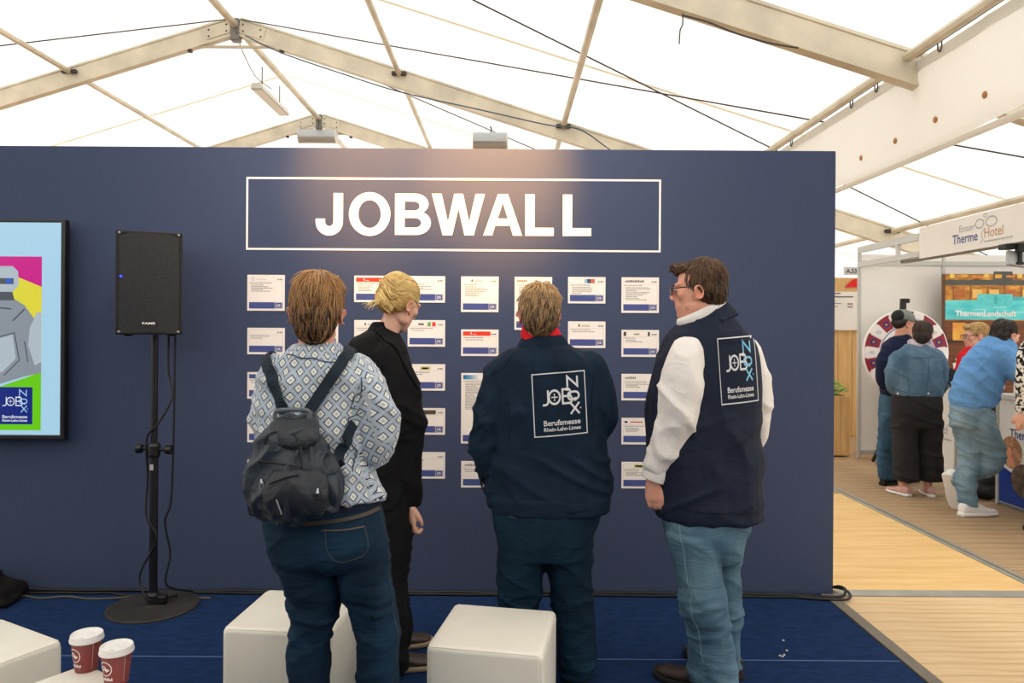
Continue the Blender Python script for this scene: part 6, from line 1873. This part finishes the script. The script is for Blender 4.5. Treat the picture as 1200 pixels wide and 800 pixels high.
def person_denim():
    P = Person(6.68, 1075, 'person in a denim jacket and wide black trousers at the booth', (214, 160, 136), 0.0)
    dn = denim('denim_jacket_cloth', (104, 132, 152), (66, 96, 120))
    torso = [(403, 1064, 1092, 0, .065), (409, 1055, 1097, 0, .09), (417, 1049, 1101, 0, .11), (440, 1047, 1103, 0, .125), (458, 1047, 1103, 0, .125), (464, 1048, 1102, 0, .122)]
    la = [(1052, 417, 0, .058), (1046, 432, -.02, .058), (1044.5, 448, -.01, .055), (1048, 457, .08, .048), (1056, 452, .22, .04)]
    ra = [(1098, 417, 0, .058), (1103, 432, -.02, .058), (1104.5, 447, -.01, .055), (1101, 456, .08, .048), (1100, 452, .22, .04)]
    jk, (V, F, bv) = P.cloth('denim_jacket', [P.loft(torso, 2.4), P.tube(la), P.tube(ra)], dn, .013, 2, [(.006, (7, 7, 14), .5, None)], 4)
    sm = mat('denim_seam', (70, 100, 124), .85)
    for pts in ([(1056, 418), (1075, 420), (1096, 418)], [(1062, 420), (1064, 440), (1066, 460)], [(1090, 420), (1088, 440), (1086, 460)], [(1049, 459), (1075, 461), (1101, 459)]):
        strap(bv, [P.p(a, b, -.13) for a, b in pts], .008, sm, 'jacket_seam', jk, .001, .002)
    for px in (1052, 1088):
        mk('button', *ball(P.p(px, 461, -.135), (.010, .006, .010), nu=8, nv=6), mat('pale_button', (206, 206, 200), .4, metal=.5), jk)
    P.cloth('scarf', [P.loft([(398, 1066, 1090, -.005, .070), (403, 1064, 1092, 0, .078), (409, 1062, 1094, 0, .082)], 2.2)], mat('pale_scarf', (222, 206, 208), .9, var=.25, vscale=40, col2=(150, 140, 160)), .010, 2, [(.006, (14, 14, 18), .6, None)], 2)
    bk = wrinkle(mat('black_wide_trousers', (44, 42, 44), .9, .2, var=.15, vscale=8), (6, 6, 20), .01, .45)
    pel = [(462, 1048, 1102, 0, .125), (480, 1046, 1102, -.01, .14), (500, 1047, 1101, 0, .13)]
    ll = [(492, 1047, 1074, -.005, .12), (520, 1048, 1073, 0, .105), (545, 1049, 1074, 0, .11), (563, 1050, 1075, 0, .115)]
    rl = [(492, 1074, 1102, -.005, .12), (520, 1075, 1101.5, 0, .105), (545, 1076, 1102, 0, .11), (563, 1076.5, 1102.5, 0, .115)]
    P.cloth('trousers', [P.loft(pel, 2.4), P.loft(ll, 2.4), P.loft(rl, 2.4)], bk, .012, 2, [(.006, (6, 6, 14), .3, None)], 3)
    pk = mat('pink_canvas_shoe', (206, 160, 150), .8); ws = mat('white_sole', (240, 238, 234), .6)
    q = P.p(1058, 570); shoe(P.root, q.x, P.Y - .01, R(14), pk, ws, .92, z=.001)
    q = P.p(1087, 570); shoe(P.root, q.x, P.Y - .03, R(-14), pk, ws, .92, z=.001)
    M = P.head(1081, 392, R(-32), R(-10), R(3), 0, .97)
    ank = [P.tube([(1058, 555, 0, .04), (1058, 574, 0, .034)]), P.tube([(1087, 555, 0, .04), (1087, 575, -.02, .034)])]
    hd = []
    for js, s in ((ra, 1), (la, -1)):
        w = P.p(*js[-1][:3]); hd += hand_shapes(Matrix.Translation(w) @ Matrix.Rotation(R(85), 4, 'X'), s, .6, .92)
    P.build_body([P.loft(torso, 2.3, .84), P.loft(pel, 2.3, .84), P.tube([(1060, 480, 0, .09), (1059, 530, 0, .06), (1058, 565, 0, .042)]), P.tube([(1089, 480, 0, .09), (1088, 530, 0, .06), (1087, 565, 0, .042)]),
                  P.tube(la, .78), P.tube(ra, .78), P.tube([(1080, 396, -.01, .05), (1078, 408, 0, .055), (1077, 416, 0, .065)])] + ank + hd, .009, 2, female=True)
    hair_simple(P, M, hair_mat('dark_brown_hair', (34, 26, 22), (84, 66, 54)), 600, seed=4)
person_denim()

def person_red():
    P = Person(6.90, 1143, 'person in a red jacket and glasses behind the booth counters', (226, 172, 150), 0.0)
    red = wrinkle(mat('red_jacket_cloth', (216, 32, 40), .8, .25), (8, 8, 12), .01, .4)
    torso = [(406, 1135, 1152, 0, .06), (412, 1128, 1158, 0, .09), (422, 1124, 1163, 0, .115), (445, 1123, 1165, 0, .125), (475, 1124, 1165, 0, .13)]
    la = [(1131, 420, -.08, .058), (1126, 436, -.12, .054), (1124, 450, -.12, .05), (1120, 452, -.18, .042), (1117, 444, -.24, .036)]
    ra = [(1158, 420, .06, .058), (1162, 445, .06, .052), (1158, 470, .05, .045)]
    P.cloth('red_jacket', [P.loft(torso), P.tube(la), P.tube(ra)], red, .013, 2, [(.006, (7, 7, 12), .5, None)], 4)
    dk = mat('charcoal_trousers', (40, 40, 44), .9)
    pel = [(470, 1126, 1164, 0, .125), (490, 1126, 1164, 0, .13)]
    ll = [(485, 1126, 1146, 0, .1), (530, 1128, 1144, 0, .08), (568, 1130, 1142, 0, .07)]
    rl = [(485, 1145, 1165, 0, .1), (530, 1147, 1163, 0, .08), (568, 1149, 1161, 0, .07)]
    P.cloth('trousers', [P.loft(pel), P.loft(ll), P.loft(rl)], dk, .013, 2)
    bk = MATS['black_sneaker']; bs = MATS['dark_rubber']
    for px in (1136, 1155):
        q = P.p(px, 560); shoe(P.root, q.x, P.Y, R(80), bk, bs, 1.0, z=.001)
    M = P.head(1143, 393.5, R(82), R(-8), 0, 0, 1.0)
    w = P.p(1117, 443, -.25)
    P.build_body([P.loft(torso, 2.3, .84), P.loft(pel, 2.3, .84), P.loft(ll, 2.1, .8), P.loft(rl, 2.1, .8), P.tube(la, .78), P.tube(ra, .78), P.tube([(1144, 398, 0, .055), (1145, 410, 0, .06), (1145, 418, 0, .07)])]
                 + hand_shapes(Matrix.Translation(w) @ Matrix.Rotation(R(40), 4, 'Z') @ Matrix.Rotation(R(120), 4, 'X'), 1, 1.1), .009, 2)
    hair_simple(P, M, hair_mat('sandy_hair', (136, 100, 58), (226, 190, 130)), 700, seed=6, length=.06, shapes=[(v - np.array([0, .010, 0]), f) for v, f in HAIR_SHAPES_SHORT] + [ball((0, .045, .092), (.058, .042, .024))])
    def hp(x, y, z): return M @ Vector((x, y, z))
    g = MATS['glasses_frame']
    gl = mk('glasses', *join([tube([(hp(s * .032 + .024 * math.cos(w_), .108, .004 + .018 * math.sin(w_)), .0022) for w_ in np.linspace(0, 6.28, 14)], sub=1, N=5, round_ends=False) for s in (-1, 1)]), g, P.root)
    for s in (-1, 1):
        mk('temple_arm', *tube([(hp(s * .056, .106, .010), .0024), (hp(s * .080, .05, .012), .0024), (hp(s * .082, -.01, .006), .0022)], N=5), g, gl)
    ph = thing('card_terminal', P.p(1114, 442, -.28), 'small black device held by the person in red', 'device')
    Mt = Matrix.Translation(P.p(1113.5, 441, -.27)) @ Matrix.Rotation(R(30), 4, 'Y')
    mk('case', *xform(rbox(-.035, .035, -.012, .012, -.07, .07, .008, 2), Mt), BLACKPL, ph)
    mk('screen', *xform(box(-.027, .027, -.0135, -.0122, .0, .055), Mt), mat('device_screen', (40, 44, 52), .2), ph)
person_red()

def person_blue():
    P = Person(5.92, 1145, 'person in a light blue sweater and jeans leaning on the counter', (222, 166, 140), 0.0)
    bl = wrinkle(mat('light_blue_sweater', (104, 156, 212), .9, .2, var=.06, vscale=30, bump=.25, bscale=350), (8, 8, 12), .01, .45)
    torso = [(476, 1118, 1161, 0, .125), (468, 1116, 1166, 0, .135), (452, 1118, 1172, 0, .14), (436, 1124, 1180, 0, .145), (420, 1132, 1186, 0, .14), (408, 1142, 1187, 0, .12), (400, 1152, 1184, 0, .09), (395, 1160, 1178, 0, .06)]
    ra = [(1172, 414, -.11, .066), (1184, 428, -.15, .062), (1192, 441, -.16, .056), (1203, 441, -.12, .048), (1218, 436, -.08, .04)]
    la = [(1178, 412, .11, .066), (1190, 428, .15, .062), (1200, 438, .15, .052), (1218, 436, .12, .04)]
    jk, (V, F, bv) = P.cloth('sweater', [P.loft(torso), P.tube(ra), P.tube(la)], bl, .012, 2, [(.008, (6, 6, 14), .6, None), (.004, (12, 12, 10), -.8, None)], 4)
    P.cloth('waist_rib', [P.loft([(467, 1116, 1164, 0, .135), (472, 1116, 1163, 0, .135), (478, 1118, 1161, 0, .128)])], bl, .011, 2, parent=jk)
    P.cloth('collar', [loft([(P.p(1168, 401), (.072, 0, -.025), (0, .075, 0), 2.2), (P.p(1171, 394), (.062, 0, -.022), (0, .064, 0), 2.2)])], bl, .009, 2, parent=jk)
    jm = denim('light_jeans', (138, 164, 180), (98, 128, 148))
    pel = [(470, 1119, 1160, 0, .12), (485, 1115, 1162, -.005, .13), (500, 1116, 1164, 0, .125)]
    st = [(494, 1116, 1150, .02, .11), (515, 1122, 1151, .03, .095), (540, 1124, 1150, .03, .08), (563, 1121, 1143, .03, .075), (592, 1125, 1144, .03, .068)]
    jn, (V2, F2, bj) = P.cloth('jeans', [P.loft(pel), P.loft(st, 2.1), P.tube([(1148, 492, -.05, .105), (1158, 515, -.06, .095), (1166, 533, -.06, .082), (1158, 545, -.02, .078), (1142, 553, .08, .070), (1124, 562, .16, .060)])], jm, .011, 2, [(.007, (6, 6, 18), .4, None)], 1)
    strap(bj, [P.p(1128, 484, -.13), P.p(1131, 502, -.14), P.p(1142, 508, -.15), P.p(1153, 503, -.14), P.p(1154, 487, -.13)], .004, mat('jeans_pocket_stitch', (150, 150, 140), .8), 'pocket_seam', jn, .001, .001)
    P.cloth('belt', [P.loft([(474, 1117, 1163, 0, .122), (480, 1116, 1164, 0, .126)])], mat('brown_belt', (70, 54, 44), .6), .010, 1)
    wh = mat('white_sneaker', (242, 240, 238), .5); ws = MATS['white_sole']
    q = P.p(1136, 600, .03); shoe(P.root, q.x, P.Y + .02, R(-80), wh, ws, 1.15, z=.001, laces=wh)
    # raised foot standing on its toes behind
    q = P.p(1115, 572, .2)
    Msh = Matrix.Translation((q.x, q.y, .125)) 
    s = shoe(P.root, q.x - .02, q.y, R(-62), wh, ws, 1.25, pitch=R(-64), z=.21, laces=wh)
    M = P.head(1178.5, 393, R(-76), R(-18), 0, 0, 1.0)
    P.build_body([P.loft(torso, 2.3, .82), P.loft(pel, 2.3, .84), P.loft(st, 2.1, .8), P.tube([(1148, 492, -.05, .085), (1158, 515, -.06, .075), (1165, 533, -.06, .064), (1158, 545, -.02, .06), (1142, 553, .08, .054), (1122, 563, .17, .045)]), P.tube(ra, .78), P.tube(la, .78), P.tube([(1177, 396, 0, .056), (1171, 402, 0, .06), (1166, 410, 0, .075)])]
                 + hand_shapes(Matrix.Translation(P.p(1220, 436, -.08)) @ Matrix.Rotation(R(-90), 4, 'Z') @ Matrix.Rotation(R(90), 4, 'X'), 1, .7) + hand_shapes(Matrix.Translation(P.p(1220, 436, .12)) @ Matrix.Rotation(R(-90), 4, 'Z') @ Matrix.Rotation(R(90), 4, 'X'), -1, .7), .009, 2)
    hair_simple(P, M, hair_mat('dark_hair', (26, 22, 20), (66, 54, 46)), 700, seed=7)
person_blue()

def person_edge():
    P = Person(5.35, 1226, 'person in a black and white patterned top at right edge', (216, 164, 140), 0.0)
    kn = mat('black_white_knit', (226, 222, 212), .9, .2, var=.5, vscale=34, col2=(24, 24, 26))
    kn.node_tree.nodes['Color Ramp'].color_ramp.elements[0].position = .47
    kn.node_tree.nodes['Color Ramp'].color_ramp.elements[1].position = .53
    torso = [(392, 1216, 1242, 0, .065), (402, 1206, 1254, 0, .10), (420, 1204, 1262, 0, .125), (455, 1204, 1264, 0, .13), (488, 1204, 1264, 0, .135)]
    la = [(1206, 408, -.02, .056), (1200, 432, -.03, .052), (1198.5, 455, -.02, .046), (1197, 478, .0, .04)]
    ra = [(1256, 408, 0, .058), (1264, 440, 0, .052), (1262, 478, 0, .042)]
    P.cloth('patterned_top', [P.loft(torso), P.tube(la), P.tube(ra)], kn, .013, 2, [(.006, (7, 7, 12), .5, None)], 4)
    dk = mat('charcoal_trousers', (40, 40, 44), .9)
    pel = [(484, 1206, 1262, 0, .13), (510, 1205, 1263, 0, .14)]
    ll = [(505, 1206, 1233, 0, .11), (560, 1209, 1231, 0, .08), (615, 1212, 1230, 0, .07)]
    rl = [(505, 1234, 1262, 0, .11), (560, 1237, 1259, 0, .08), (615, 1239, 1257, 0, .07)]
    P.cloth('trousers', [P.loft(pel), P.loft(ll), P.loft(rl)], dk, .014, 2)
    for px in (1221, 1248):
        q = P.p(px, 600); shoe(P.root, q.x, P.Y, R(-10), MATS['black_sneaker'], MATS['dark_rubber'], 1.0, z=.001)
    M = P.head(1231, 372, R(-60), R(-8))
    hd = []
    for js, s in ((ra, 1), (la, -1)):
        w = P.p(*js[-1][:3]); hd += hand_shapes(Matrix.Translation(w - Vector((0, 0, .03))), s, .7, .95)
    P.build_body([P.loft(torso, 2.3, .84), P.loft(pel, 2.3, .84), P.loft(ll, 2.1, .8), P.loft(rl, 2.1, .8), P.tube(la, .78), P.tube(ra, .78), P.tube([(1231, 378, 0, .052), (1230, 394, 0, .056), (1230, 404, 0, .07)])] + hd, .010, 2, female=True)
    hair_simple(P, M, MATS['dark_brown_hair'], 400, seed=11)
person_edge()
